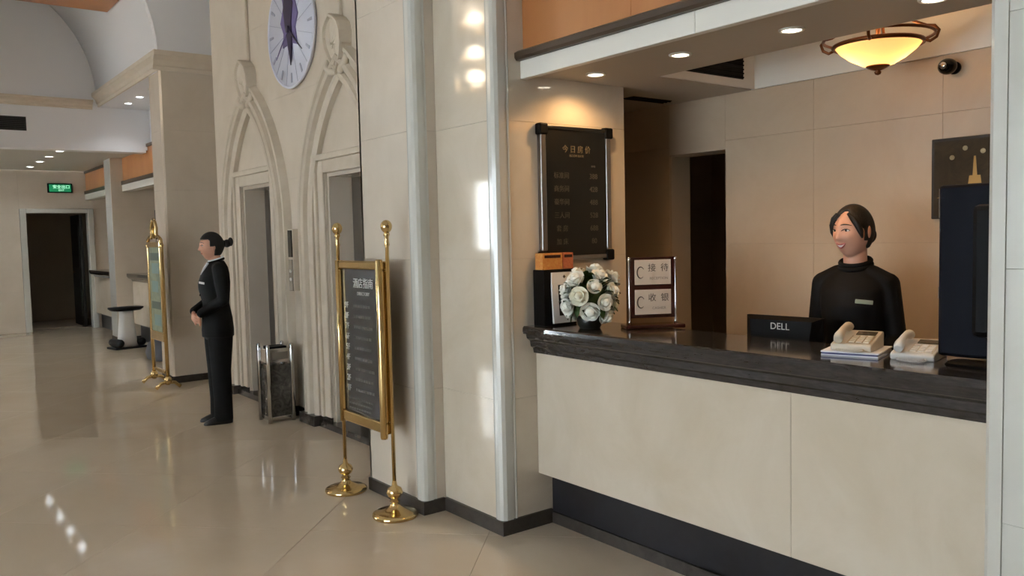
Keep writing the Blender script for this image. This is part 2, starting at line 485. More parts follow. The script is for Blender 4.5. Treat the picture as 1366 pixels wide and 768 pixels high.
# pointed arches carved around each elevator
def arch(cy, idx):
    ar = sempty('trim_%d' % (idx + 2))
    hw, zs_, cc, R0 = 0.58, 1.65, 0.753, 1.333
    prof = [(0.0, 0.0), (0.0, 0.045), (0.03, 0.06), (0.06, 0.06), (0.075, 0.035), (0.10, 0.035), (0.115, 0.075), (0.135, 0.088), (0.16, 0.075), (0.175, 0.04), (0.205, 0.04), (0.22, 0.065), (0.25, 0.065), (0.27, 0.0)]
    for sd in (1, -1):
        rows = []
        for z in (0.0, 0.6, 1.2, 1.65): rows.append([(hw + u, z, h) for u, h in prof])
        amax = [math.acos(cc / (R0 + u)) for u, h in prof]
        N = 16
        for i in range(1, N + 1):
            rows.append([((R0 + u) * math.cos(am * i / N) - cc, zs_ + (R0 + u) * math.sin(am * i / N), h) for (u, h), am in zip(prof, amax)])
        vs = []; fs = []; k = len(prof)
        for r_ in rows:
            for y, z, h in r_: vs.append((EX - h, cy + sd * y, z))
        for i in range(len(rows) - 1):
            for j in range(k - 1): fs.append((i * k + j, i * k + j + 1, (i + 1) * k + j + 1, (i + 1) * k + j))
        MB().add(vs, fs, False).build('arch_moulding', 'stone_carved', ar)
    # carved shield leaf over the apex, pointed at the bottom, with small side volutes
    az = 2.84
    sh = [(0.0, -0.06), (0.045, 0.0), (0.10, 0.07), (0.14, 0.16), (0.15, 0.25), (0.125, 0.32), (0.07, 0.365), (0.02, 0.39), (0.0, 0.40)]
    sh = sh + [(-y, z) for y, z in reversed(sh[1:-1])]
    vs = []; fs = []; n = len(sh)
    lay = [(1.0, 0.0), (0.98, 0.065), (0.95, 0.08), (0.88, 0.08), (0.82, 0.06), (0.4, 0.068), (0.02, 0.07)]
    for sc, h in lay:
        for y, z in sh: vs.append((EX - h - (0.10 * max(0, z) if h else 0), cy + y * sc, az + 0.17 + (z - 0.17) * sc))
    for i in range(len(lay) - 1):
        for j in range(n): fs.append((i * n + j, i * n + (j + 1) % n, (i + 1) * n + (j + 1) % n, (i + 1) * n + j))
    MB().add(vs, fs, False).build('finial_leaf', 'stone_carved', ar)
    for sd in (1, -1):
        MB().tube([(EX - 0.04, cy + sd * 0.03, az - 0.03), (EX - 0.06, cy + sd * 0.09, az - 0.02), (EX - 0.065, cy + sd * 0.145, az + 0.01), (EX - 0.06, cy + sd * 0.165, az + 0.05), (EX - 0.055, cy + sd * 0.145, az + 0.075)], [0.03, 0.034, 0.03, 0.024, 0.016], 10).build('finial_scroll', 'stone_carved', ar)
    B(EX - 0.03, EX, cy - 0.012, cy + 0.012, az + 0.36, CEIL - 0.02).build('rib', 'stone_carved', ar, 0.006)


arch(5.88, 0); arch(7.83, 1)
bb = MB()
for cy in (5.88, 7.83):
    for sd in (1, -1):
        ya, yb = sorted((cy + sd * 0.565, cy + sd * 0.865)); bb.box(EX - 0.10, EX - 0.014, ya, yb, 0, 0.085)
    bb.box(EX - 0.052, EX + 0.03, cy - 0.565, cy + 0.565, 0, 0.05)
struct('baseboard_arches', bb, 'base_stone')

# ---- pilaster beyond the elevators, with crown
p2 = struct('wall_pilaster_far', B(2.58, 3.6, 9.56, 9.98, 0, 3.4), 'grout_wall')
panel_y(p2, 9.54, [2.62, 3.6], [0.075, 0.72, 1.45, 2.12, 2.77, 3.4], 'marble')
panel_x(p2, 2.56, [9.60, 9.98], [0.075, 0.72, 1.45, 2.12, 2.77, 3.4], 'marble')
MB().prism([(2.55, 9.60), (2.55, 9.55), (2.57, 9.53), (2.62, 9.53), (2.62, 9.60)], 'z', 0.075, 3.4).build('corner_moulding', 'marble', p2)
MB().box(2.55, 2.56, 9.53, 9.98, 0, 0.075).box(2.56, 3.6, 9.53, 9.54, 0, 0.075).build('base_strip', 'base_stone', p2)
crown(p2, 'x', 2.49, 3.6, 9.54, 3.4, 3.6)
struct('wall_above_pilaster', MB().prism([(3.6, 3.55)] + [(3.6, 5.2), (VX, 5.2)] + [(VX + VR * math.cos(q), VZ + VR * math.sin(q)) for q in [PI / 2 * (1 - i / 14) for i in range(15)]], 'y', 9.50, 9.60), 'plaster')
struct('wall_recess', B(3.3, 3.5, 8.9, 9.56, 0, CEIL + 0.1), 'stone_matt')
# crown band carried on along the far right side, small lights in its underside
cb = struct('wall_crown_band', B(2.58, 3.4, 9.98, 12.64, 3.42, 3.6), 'plaster')
crown(cb, 'y', 9.541, 12.64, 2.58, 3.42, 3.6)
uw = struct('wall_upper_far', B(3.22, 3.5, 9.98, 12.84, 2.95, 3.42), 'plaster')


def counter_bay(nm, X, y0, y1, zt):
    """a far service niche: bars, timber band, fascia, back wall"""
    w_ = sempty('wall_header_' + nm)
    B(X - 0.02, X + 0.05, y0, y1, zt - 0.04, zt).build('dark_strip', 'dark_bar', w_)
    B(X, X + 0.05, y0, y1, 2.52, zt - 0.04).build('timber_band', 'orange_wood', w_)
    B(X - 0.03, X + 0.05, y0, y1, 2.46, 2.52).build('dark_strip', 'dark_bar', w_)
    B(X - 0.02, X + 0.12, y0, y1, 2.36, 2.46).build('fascia', 'white_board', w_)
    B(X + 0.05, 4.4, y0, y1, 2.40, 2.44).build('soffit', 'plaster_soffit', w_)
    struct('wall_back_' + nm, B(4.3, 4.4, y0, y1, 0, 2.4), 'marble_back')
    struct('wall_side_' + nm, B(X + 0.5, 4.3, y1 - 0.02, y1, 0, 2.4), 'marble_back')


counter_bay('far', 3.18, 14.62, 17.05, 2.88)
counter_bay('middle', 3.18, 9.98, 14.18, 2.95)
struct('wall_sky_block_niche', B(3.6, 4.4, 9.9, 9.98, 0, 2.44), 'marble_back')  # added behind the pilaster, unseen, to block sky light from the niche
p3 = struct('wall_pilaster_end', B(3.02, 4.4, 14.2, 14.6, 0, 2.88), 'grout_wall')
panel_x(p3, 3.0, [14.2, 14.6], [0.075, 0.72, 1.45, 2.12, 2.87], 'marble_pale')
panel_y(p3, 14.18, [3.0, 3.9], [0.075, 0.72, 1.45, 2.12, 2.87], 'marble')
MB().box(2.99, 3.0, 14.17, 14.6, 0, 0.075).box(3.0, 3.9, 14.17, 14.18, 0, 0.075).build('base_strip', 'base_stone', p3)

# ---- pilasters A and B beside the reception
ZS = [0.075, 0.70, 1.424, 2.129, 2.85, 3.55, 4.29]
AX, BX, BY, CY0, CY1 = 2.51, 2.37, 3.96, 1.07, 3.41
pa = struct('wall_pilaster_reception', B(AX + 0.02, 3.40, CY1 + 0.02, BY, 0, CEIL), 'grout_wall')
panel_x(pa, AX, [CY1 + 0.06, BY], ZS, 'marble_front')
panel_y(pa, CY1, [AX + 0.09, 3.42], ZS, 'marble_front')
B(3.40, 3.42, CY1 + 0.02, BY, 0, 2.6).build('end_panel', 'marble_back', pa)
MB().prism([(AX + 0.09, CY1 - 0.004), (AX + 0.09, CY1 + 0.05), (AX + 0.02, CY1 + 0.06), (AX - 0.004, CY1 + 0.06), (AX - 0.008, CY1 + 0.045), (AX - 0.008, CY1 + 0.02), (AX + 0.002, CY1 + 0.002), (AX + 0.02, CY1 - 0.008), (AX + 0.06, CY1 - 0.008), (AX + 0.066, CY1), (AX + 0.076, CY1), (AX + 0.082, CY1 - 0.006)], 'z', 0.075, CEIL - 0.01).build('corner_moulding', 'marble_pale', pa)
pb = struct('wall_pilaster_lobby', B(BX + 0.02, EX, BY + 0.02, 4.58, 0, CEIL), 'grout_wall')
panel_x(pb, BX, [BY + 0.07, 4.60], ZS, 'marble')
panel_y(pb, BY, [BX + 0.08, AX], ZS, 'marble')
B(BX + 0.0, EX, 4.58, 4.60, 0.0, CEIL - 0.01).build('end_panel', 'marble', pb)
MB().prism([(BX + 0.08, BY - 0.004), (BX + 0.08, BY + 0.04), (BX + 0.02, BY + 0.07), (BX - 0.004, BY + 0.07), (BX - 0.008, BY + 0.055), (BX - 0.008, BY + 0.02), (BX + 0.002, BY + 0.002), (BX + 0.02, BY - 0.008), (BX + 0.055, BY - 0.008), (BX + 0.06, BY), (BX + 0.07, BY)], 'z', 0.075, CEIL - 0.01).build('corner_moulding', 'marble_pale', pb)
bs = MB()
bs.box(AX - 0.014, AX + 0.01, CY1 - 0.014, BY - 0.014, 0, 0.075).box(AX + 0.01, 2.83, CY1 - 0.014, CY1 + 0.01, 0, 0.075)
bs.box(BX - 0.014, BX + 0.01, BY - 0.014, 4.60, 0, 0.075).box(BX + 0.01, AX - 0.014, BY - 0.014, BY + 0.01, 0, 0.075)
struct('baseboard_right', bs, 'base_stone')
# near pilaster
pc = struct('wall_pilaster_near', B(AX + 0.02, AX + 0.14, -4.0, CY1 * 0 + CY0 - 0.02, 0, CEIL), 'grout_wall')
panel_x(pc, AX, [-1.0, 0.0, CY0 - 0.05], ZS, 'marble_pale')
MB().prism([(AX - 0.006, CY0 - 0.05), (AX - 0.006, CY0 - 0.015), (AX + 0.006, CY0 - 0.002), (AX + 0.03, CY0), (AX + 0.14, CY0), (AX + 0.14, CY0 - 0.05)], 'z', 0.0, CEIL - 0.01).build('corner_moulding', 'marble_pale', pc)

# ---- reception niche: header, soffit, tray, back wall
SZ = 2.365
hd = sempty('wall_header')
for y0, y1 in ((CY0, 2.265), (2.265, CY1)): B(2.68, 2.72, y0 + G, y1 - G, 2.342, 2.432).build('fascia_board', 'white_board', hd, 0.002, 1)
MB().prism([(2.655, 2.432), (2.645, 2.445), (2.645, 2.47), (2.665, 2.482), (2.72, 2.482), (2.72, 2.432)], 'y', CY0, CY1).build('dark_strip', 'dark_bar', hd)
for y0, y1 in ((CY0, 1.86), (1.86, 2.64), (2.64, CY1)): B(2.70, 2.72, y0 + G, y1 - G, 2.482, 3.05).build('timber_panel', 'orange_wood', hd, 0.002, 1)
B(2.72, 2.85, CY0, CY1, 2.37, CEIL).build('backing', 'plaster', hd)
B(2.66, 2.72, CY0, CY1, 3.05, 3.1).build('dark_strip', 'dark_bar', hd)
B(2.68, 2.72, CY0, CY1, 3.1, CEIL).build('marble_panel', 'marble', hd)
TX0, TX1, TY1 = 3.35, 4.15, 3.07
so = MB()
so.box(2.72, TX0, -0.6, CY1, SZ, SZ + 0.05)
so.box(TX0, TX1 + 0.2, TY1 + 0.02, 4.9, SZ, SZ + 0.05); so.box(3.42, TX0 + 0.07, CY1, 4.9, SZ, SZ + 0.05)
struct('ceiling_reception', so, 'plaster_soffit')
TZ = 2.66
tr = struct('ceiling_tray', MB().box(TX0 - 0.02, TX1 + 0.02, -0.6, TY1 + 0.02, TZ, TZ + 0.04).box(TX0 - 0.02, TX0, -0.6, TY1, SZ + 0.05, TZ).box(TX0, TX1, TY1, TY1 + 0.02, SZ + 0.05, TZ).box(TX1, TX1 + 0.02, -0.6, TY1 + 0.02, SZ, TZ), 'plaster')
B(TX1 - 0.012, TX1, -0.6, TY1, SZ, TZ).build('tray_face', 'white_board', tr)
B(TX0, TX1 - 0.012, TY1 - 0.012, TY1, SZ, TZ).build('tray_face', 'white_board', tr)
av = thing('air_grille', 'black air grille set in the end face of the reception ceiling tray', 'air vent', (3.72, TY1 - 0.012, 2.49))
B(-0.31, 0.31, -0.004, 0, -0.08, 0.08).build('backing', 'dark_void', av)
for k in range(7): B(-0.31, 0.31, -0.01, -0.004, -0.075 + k * 0.023, -0.067 + k * 0.023).build('slat', 'black_plastic', av)
sv = thing('slot_vent', 'narrow dark slot vent in the reception soffit by the doorway', 'air vent', (3.86, 3.64, SZ))
B(-0.17, 0.17, -0.045, 0.045, -0.004, 0).build('backing', 'dark_void', sv)
for k in range(3): B(-0.17, 0.17, -0.035 + k * 0.03, -0.027 + k * 0.03, -0.009, -0.004).build('slat', 'black_plastic', sv)
bw = MB().box(TX1 + 0.02, 4.35, -0.6, 3.28, 0, SZ).box(TX1 + 0.02, 4.35, 3.73, 4.9, 0, SZ).box(TX1 + 0.02, 4.35, 3.28, 3.73, 2.037, SZ)
bkw = struct('wall_back', bw, 'grout_wall')
zb = [0.0, 0.82, 1.465, 2.09, SZ]
panel_x(bkw, TX1, [-0.6, 0.12, 1.05, 1.98, 2.68, 3.28], zb, 'marble_back')
panel_x(bkw, TX1, [3.73, 4.9], zb, 'marble_back')
panel_x(bkw, TX1, [3.28, 3.73], [2.037, SZ], 'marble_back')
struct('wall_office', MB().box(5.4, 5.5, 2.6, 4.4, 0, 2.4).box(4.35, 5.5, 2.5, 2.6, 0, 2.4).box(4.35, 5.5, 4.4, 4.5, 0, 2.4).box(4.35, 5.5, 2.5, 4.5, 2.4, 2.5).box(4.5, 5.5, 2.5, 4.5, -0.02, 0), 'dark_room')
struct('wall_corridor_end', B(3.40, TX1, 4.9, 5.0, 0, 2.5), 'marble_back')
struct('wall_corridor_side', B(3.40, 3.42, BY, 4.9, 0, 2.5), 'marble_back')
struct('wall_niche_near', B(2.65, TX1, -0.7, -0.6, 0, 2.7), 'marble_back')

# ================================================================== RECEPTION COUNTER
rc = thing('reception_counter', 'cream marble reception counter front on a recessed black base', 'counter', (2.745, 2.2, 0))
for y0, y1 in ((-1.55, -0.331), (-0.331, CY1 - 2.2 - 0.002)): B(0, 0.03, y0 + G, y1 - G, 0.285, 0.93).build('front_panel', 'marble_front', rc, 0.002, 1)
B(0.03, 0.3, -1.55, CY1 - 2.2 - 0.002, 0.285, 0.93).build('carcass', 'stone_matt', rc)
B(0.095, 0.3, -1.55, CY1 - 2.2 - 0.002, 0.0, 0.285).build('toe_base', 'toe_black', rc)
B(0.08, 0.095, -1.55, CY1 - 2.2 - 0.002, 0.0, 0.06).build('toe_strip', 'base_stone', rc)
ct = MB().prism([(2.745, 0.93), (2.73, 0.93), (2.725, 0.955), (2.71, 0.965), (2.705, 0.995), (2.685, 1.01), (2.68, 1.03), (2.662, 1.035), (2.658, 1.05), (2.66, 1.068), (2.668, 1.075), (3.10, 1.075), (3.10, 0.93)], 'y', CY0 - 0.4, CY1 - 0.002).build('counter_top', 'granite')
for v in ct.data.vertices: v.co -= Vector((2.66, 2.2, 0.93))
ct.location = (2.66, 2.2, 0.93)
tag(ct, 'polished dark granite counter top with a stepped edge on the reception counter', 'counter top')
sd_ = thing('staff_desk', 'low brown work desk behind the reception counter', 'desk', (3.2, 2.1, 0))
B(-0.10, 0.13, -1.0, 1.2, 0.72, 0.76).build('desk_top', 'mahogany', sd_, 0.004)
for y in (-0.98, 1.15): B(-0.09, 0.12, y, y + 0.03, 0, 0.72).build('side_panel', 'mahogany', sd_)


def countergroup(nm, lab, X, y0, y1):
    t = thing(nm, lab, 'counter', (X, (y0 + y1) / 2, 0)); h = (y1 - y0) / 2
    B(0.0, 0.3, -h, h, 0.28, 0.95).build('front_panel', 'marble_front', t)
    B(0.09, 0.3, -h, h, 0, 0.28).build('toe_base', 'toe_black', t)
    MB().prism([(0.0, 0.95), (-0.02, 0.98), (-0.06, 1.0), (-0.08, 1.03), (-0.08, 1.075), (0.36, 1.075), (0.36, 0.95)], 'y', -h, h).build('worktop', 'granite', t)


countergroup('service_counter', 'marble service counter between the end pillar and the far doorway wall', 3.24, 14.62, 17.04)
countergroup('service_counter', 'marble service counter between the crowned pillar and the end pillar', 3.24, 10.0, 14.17)
o = thing('leaflet_box', 'small red and white box on the far service counter', 'box', (3.3, 12.3, 1.075))
B(-0.1, 0.1, -0.14, 0.14, 0, 0.13).build('box_body', 'red_box', o, 0.004); B(-0.102, -0.098, -0.12, 0.12, 0.04, 0.09).build('paper_label', 'white_card', o)
o = thing('wall_picture', 'dark framed picture hanging in the middle service niche', 'picture', (3.92, 14.14, 1.72))
B(-0.3, 0.3, 0.0, 0.02, -0.35, 0.35).build('frame', 'picture_frame', o, 0.004); B(-0.25, 0.25, -0.004, 0, -0.3, 0.3).build('print', 'picture_art', o)

# ================================================================== LIGHTS OF THE PLACE
def downlight(x, y, z, label, group, cool=False, energy=12, r=0.045, spot=True, color=(1, 0.93, 0.82), blend=0.6, size=2.2):
    t = thing('downlight', label, 'downlight', (x, y, z), 0, group)
    MB().lathe([(r * 0.86, -0.001), (r * 0.92, -0.008), (r * 1.15, -0.006), (r * 1.2, 0.0), (r * 0.86, 0.0)], n=20).build('trim_ring', 'white_board', t)
    MB().lathe([(0.001, -0.004), (r * 0.86, -0.004), (r * 0.86, -0.001), (0.001, -0.001)], n=20).build('lens', 'bulb_cool' if cool else 'bulb', t)
    d = bpy.data.lights.new('downlight_beam', 'SPOT'); d.energy = energy; d.spot_size = size; d.spot_blend = blend; d.shadow_soft_size = r * 0.6; d.color = color
    l = bpy.data.objects.new('downlight_beam', d); C.objects.link(l); l.parent = t; l.location = (0, 0, -0.02)
    return t


for x, y, en_, lab in ((3.01, 3.2, 8, 'recessed downlight in the reception soffit just above the price board'), (3.02, 2.64, 8, 'second recessed downlight from the price board in the reception soffit'), (3.05, 2.07, 8, 'third recessed downlight from the price board, beside the bronze bowl lamp'), (3.09, 1.51, 8, 'fourth recessed downlight from the price board, above the desk telephones')):
    downlight(x, y, SZ, lab, 'downlights over the reception counter', energy=en_, color=(1, 0.60, 0.27), size=2.7, blend=0.6)
for y, lab in ((13.4, 'downlight in the low far ceiling just behind the white beam'), (14.3, 'second downlight from the white beam in the low far ceiling'), (15.2, 'second downlight from the far doorway wall in the low far ceiling'), (16.25, 'downlight in the low far ceiling closest to the far doorway wall')):
    downlight(2.19, y, 2.88, lab, 'downlights in the far low ceiling', True, 9, 0.06, color=(0.95, 0.98, 1))
for y, lab in ((10.85, 'small downlight under the crown band closest to the crowned pillar'), (11.5, 'middle one of three small downlights under the crown band'), (12.1, 'small downlight under the crown band closest to the white beam')):
    downlight(2.83, y, 3.42, lab, 'downlights under the crown band', True, 7, 0.05, color=(0.92, 0.97, 1))
for y in (11.2, 12.6): downlight(3.75, y, 2.40, 'downlight inside the middle service niche', 'downlights inside the middle service niche', False, 7, color=(1, 0.78, 0.5))
downlight(3.75, 15.8, 2.40, 'downlight inside the far end service niche', 'downlights inside the far service niche', False, 7, color=(1, 0.78, 0.5))

# bowl lamp in the reception tray
lp = thing('ceiling_lamp', 'bronze ceiling lamp with a glowing alabaster bowl over the reception', 'ceiling lamp', (3.70, 2.06, 2.24))
MB().lathe([(0.001, 0.035), (0.03, 0.036), (0.07, 0.048), (0.12, 0.075), (0.165, 0.11), (0.185, 0.135), (0.186, 0.14)], n=40, caps=False).build('glass_bowl', 'lamp_glass', lp)
MB().tube([(0.19 * math.cos(2 * PI * i / 40), 0.19 * math.sin(2 * PI * i / 40), 0.137) for i in range(40)], 0.010, 8, closed=True).build('bowl_rim', 'bronze', lp)
MB().tube([(0.235 * math.cos(2 * PI * i / 48), 0.235 * math.sin(2 * PI * i / 48), 0.168) for i in range(48)], 0.007, 8, closed=True).build('outer_ring', 'bronze', lp)
MB().lathe([(0.001, 0.0), (0.012, 0.004), (0.016, 0.014), (0.01, 0.02), (0.03, 0.026), (0.05, 0.036), (0.052, 0.042), (0.001, 0.044)], n=20).build('bottom_finial', 'bronze', lp)
for k in range(4):
    q = 2 * PI * k / 4 + 0.35; c_, s_ = math.cos(q), math.sin(q)
    MB().tube([(r * c_, r * s_, z) for r, z in ((0.185, 0.137), (0.215, 0.125), (0.24, 0.14), (0.25, 0.168), (0.232, 0.19), (0.20, 0.195), (0.15, 0.22), (0.05, 0.32), (0.012, 0.40))], 0.007, 8).build('scroll_arm', 'bronze', lp)
MB().tube([(0, 0, 0.13), (0, 0, 0.41)], 0.010, 10).build('stem', 'bronze', lp)
MB().lathe([(0.001, 0.385), (0.03, 0.39), (0.06, 0.405), (0.07, 0.42), (0.001, 0.42)], n=24).build('ceiling_rose', 'bronze', lp)
for k in (-1, 1):
    MB().ell((k * 0.05, -k * 0.065, 0.115), (0.02, 0.02, 0.028), 12, 8).build('bulb', 'candle', lp)
    d = bpy.data.lights.new('lamp_light', 'POINT'); d.energy = 2.2; d.color = (1, 0.62, 0.34); d.shadow_soft_size = 0.03
    l = bpy.data.objects.new('lamp_light', d); C.objects.link(l); l.parent = lp; l.location = (k * 0.05, -k * 0.065, 0.115)

# crystal chandelier in the hall (seen mirrored in the polished pilaster)
def chandelier(lab, loc, zc, k_, col):
    ch = thing('crystal_chandelier', lab, 'chandelier', loc)
    MB().tube([(0, 0, 0.1), (0, 0, zc - loc[2])], 0.015, 10).build('stem', 'brass', ch)
    for zt, rt, nb in ((0.95, 0.22, 6), (0.55, 0.20, 6), (0.25, 0.34, 10)):
        MB().tube([(rt * math.cos(2 * PI * i / 32), rt * math.sin(2 * PI * i / 32), zt) for i in range(32)], 0.014, 8, closed=True).build('ring', 'brass', ch)
        for i in range(nb):
            q = 2 * PI * i / nb
            MB().tube([(0, 0, zt - 0.04), (rt * 0.5 * math.cos(q), rt * 0.5 * math.sin(q), zt - 0.09), (rt * math.cos(q), rt * math.sin(q), zt)], 0.006, 6).build('arm', 'brass', ch)
            MB().cap((rt * math.cos(q), rt * math.sin(q), zt + 0.03), (rt * math.cos(q), rt * math.sin(q), zt + 0.075), 0.016, 0.007, 8).build('candle_bulb', 'candle', ch)
        for i in range(nb * 2):
            q = 2 * PI * (i + 0.5) / (nb * 2)
            MB().lathe([(0.002, -0.14), (0.012, -0.10), (0.006, -0.06), (0.012, -0.04), (0.002, -0.01)], (rt * math.cos(q), rt * math.sin(q), zt), 6, False).build('crystal_drop', 'crystal', ch)
    MB().lathe([(0.002, -0.12), (0.03, -0.08), (0.05, 0.0), (0.03, 0.07), (0.01, 0.12)], (0, 0, 0.1), 14).build('centre_crystal', 'crystal', ch)
    for zt, en_ in ((1.06, 8), (0.66, 8), (0.36, 12)):
        d = bpy.data.lights.new('chandelier_light_offscreen', 'POINT'); d.energy = en_ * k_; d.color = col; d.shadow_soft_size = 0.10
        l = bpy.data.objects.new('chandelier_light_offscreen', d); C.objects.link(l); l.parent = ch; l.location = (0.06, 0, zt)


chandelier('tiered crystal chandelier of candle bulbs hanging from the flat hall ceiling', (-1.0, 8.45, 3.1), CEIL, 1.0, (1, 0.82, 0.6))

# ================================================================== ELEVATOR WALL FITTINGS
ck = thing('wall_clock', 'round white wall clock with dark purple ornate hands between the arches', 'clock', (EX, 6.79, 3.31), -PI / 2)
RX = Matrix.Rotation(PI / 2, 4, 'X')


def disc(r, d0, d1, n=48, prof=None):   # disc facing local -Y
    return MB().lathe(prof or [(0.001, d0), (r, d0), (r, d1), (0.001, d1)], n=n, mtx=RX)


disc(0.47, 0, 0.03).build('face', 'clock_face', ck)
MB().tube([(0.475 * math.cos(2 * PI * i / 64), -0.028, 0.475 * math.sin(2 * PI * i / 64)) for i in range(64)], 0.012, 8, closed=True).build('rim', 'clock_face', ck)


def ray_bar(mb, ang, r0, r1, w0, w1, y0=-0.036, y1=-0.030):
    c_, s_ = math.sin(ang), math.cos(ang)
    pts = [(r0, -w0), (r1, -w1), (r1, w1), (r0, w0)]
    return mb.prism([(c_ * r + s_ * t, s_ * r - c_ * t) for r, t in pts], 'y', y0, y1)


for k in range(12):
    ray_bar(MB(), k * PI / 6, 0.36, 0.44, 0.008, 0.012).build('hour_mark', 'clock_line', ck)
for k in range(24):
    if k % 2: ray_bar(MB(), k * PI / 12, 0.16, 0.46, 0.002, 0.002, -0.0325, -0.030).build('spoke', 'clock_line', ck)
orn = [(0.0, -0.27), (0.05, -0.12), (0.15, -0.15), (0.12, 0.0), (0.18, 0.10), (0.13, 0.22), (0.15, 0.34), (0.03, 0.42), (-0.04, 0.40), (-0.14, 0.33), (-0.11, 0.2), (-0.18, 0.08), (-0.12, -0.02), (-0.15, -0.13), (-0.05, -0.12)]
MB().prism(orn, 'y', -0.040, -0.031).build('ornament', 'clock_mid', ck)
MB().prism([(0.02, -0.30), (0.06, -0.1), (0.055, 0.05), (0.10, 0.2), (0.03, 0.38), (-0.055, 0.36), (-0.10, 0.18), (-0.07, 0.03), (-0.03, -0.1)], 'y', -0.047, -0.041).build('minute_hand', 'clock_hand', ck)
ray_bar(MB(), math.radians(128), 0.0, 0.34, 0.012, 0.003, -0.053, -0.048).build('hour_hand', 'clock_hand', ck)
ray_bar(MB(), math.radians(232), 0.0, 0.34, 0.008, 0.003, -0.053, -0.048).build('second_hand', 'clock_mid', ck)
disc(0.03, 0.047, 0.06, 20).build('hub', 'clock_hand', ck)

cp = thing('elevator_call_panel', 'steel elevator call plate with a black floor display between the doors', 'call panel', (EX, 6.86, 1.11), -PI / 2)
B(-0.045, 0.045, -0.07, 0, 0, 0.53).build('back_plate', 'stone_carved', cp, 0.004)
B(-0.04, 0.04, -0.080, -0.07, 0.0, 0.27).build('steel_plate', 'chrome', cp, 0.003)
B(-0.04, 0.04, -0.080, -0.07, 0.29, 0.52).build('display', 'screen_black', cp, 0.003)
for z in (0.10, 0.17): disc(0.014, 0.080, 0.086, 16).build('call_button', 'white_card', cp).location = (0, 0, z)

# ash bin
bn = thing('ash_bin', 'square chrome lobby bin with black marble sides beside the elevator', 'bin', (2.70, 6.93, 0))
for x in (-0.105, 0.105):
    for y in (-0.105, 0.105):
        MB().lathe([(0.018, 0), (0.018, 0.64), (0.016, 0.66), (0.008, 0.668)], (x, y, 0), 14).build('corner_post', 'chrome', bn)
B(-0.095, 0.095, -0.095, 0.095, 0.03, 0.49).build('marble_body', 'black_marble', bn)
B(-0.10, 0.10, -0.10, 0.10, 0.015, 0.05).build('base_band', 'chrome', bn, 0.004)
B(-0.105, 0.105, -0.105, 0.105, 0.51, 0.63).build('top_box', 'chrome', bn, 0.006)
B(-0.07, 0.07, -0.107, -0.105, 0.535, 0.60).build('flap', 'steel', bn)
B(-0.075, 0.075, -0.075, 0.075, 0.63, 0.645).build('ash_tray', 'black_plastic', bn, 0.004)

# ================================================================== BRASS SIGNS
def sign_text_rows(par, y, x0, ztop):
    text('title_lettering', '楼层指南', 0.075, 'sign_text', par, Matrix.Translation((0.03, y, ztop)) @ RX)
    text('title_lettering', 'DIRECTORY', 0.026, 'sign_text', par, Matrix.Translation((0.03, y, ztop - 0.062)) @ RX)


sg = thing('directory_sign', 'brass floor stand holding a black floor directory panel between two ball topped posts', 'sign stand', (2.235, 4.36, 0), -PI / 2)
HB = 0.305
for s_ in (-1, 1):
    pp = MB().lathe([(0.011, 0.10), (0.011, 1.50), (0.016, 1.51), (0.012, 1.53), (0.012, 1.555), (0.018, 1.565), (0.014, 1.58)], (s_ * HB, 0, 0), 16).build('post', 'brass', sg)
    MB().ell((s_ * HB, 0, 1.61), (0.032, 0.032, 0.036), 18, 12).build('ball_finial', 'brass', sg)
    MB().lathe([(0.125, 0), (0.128, 0.008), (0.125, 0.02), (0.11, 0.028), (0.075, 0.034), (0.05, 0.045), (0.03, 0.06), (0.022, 0.078), (0.03, 0.085), (0.018, 0.10), (0.038, 0.115), (0.046, 0.135), (0.038, 0.158), (0.016, 0.172), (0.011, 0.2)], (s_ * HB, 0, 0), 32).build('base', 'brass', sg)
fr = MB()
fr.box(-0.285, 0.285, -0.03, 0.012, 1.37, 1.42).box(-0.285, 0.285, -0.03, 0.012, 0.455, 0.52)
fr.box(-0.285, -0.235, -0.03, 0.012, 0.52, 1.37).box(0.235, 0.285, -0.03, 0.012, 0.52, 1.37)
fr.build('frame', 'brass', sg, 0.010)
MB().lathe([(0.018, 0.43), (0.022, 0.44), (0.022, 1.42), (0.018, 1.43)], (0.262, -0.03, 0), 14).build('side_tube', 'brass', sg)
MB().lathe([(0.014, 0.45), (0.014, 1.42)], (-0.262, -0.028, 0), 14).build('side_tube', 'brass', sg)
B(-0.24, 0.24, -0.012, 0.018, 0.515, 1.375).build('panel', 'sign_black', sg)
text('title_lettering', '酒店指南', 0.062, 'sign_text', sg, Matrix.Translation((0.03, -0.0126, 1.285)) @ RX)
text('title_lettering', 'DIRECTORY', 0.028, 'sign_text', sg, Matrix.Translation((0.03, -0.0126, 1.228)) @ RX)
for k in range(9):
    z = 1.155 - k * 0.062
    text('floor_number', '%dF' % (9 - k), 0.052, 'sign_text', sg, Matrix.Translation((-0.185, -0.0126, z)) @ RX)
    ln = MB(); x = -0.10
    for q in range(7):
        wd = 0.018 + 0.014 * random.random(); ln.box(x, x + wd, -0.0125, -0.012, z - 0.008, z + 0.008); x += wd + 0.008
    ln.build('print_line', 'sign_dim', sg)
for k in range(3):
    z = 0.60 - k * 0.028; ln = MB(); x = -0.19
    for q in range(9): wd = 0.018 + 0.014 * random.random(); ln.box(x, x + wd, -0.0125, -0.012, z - 0.005, z + 0.005); x += wd + 0.008
    ln.build('print_line', 'sign_dim', sg)

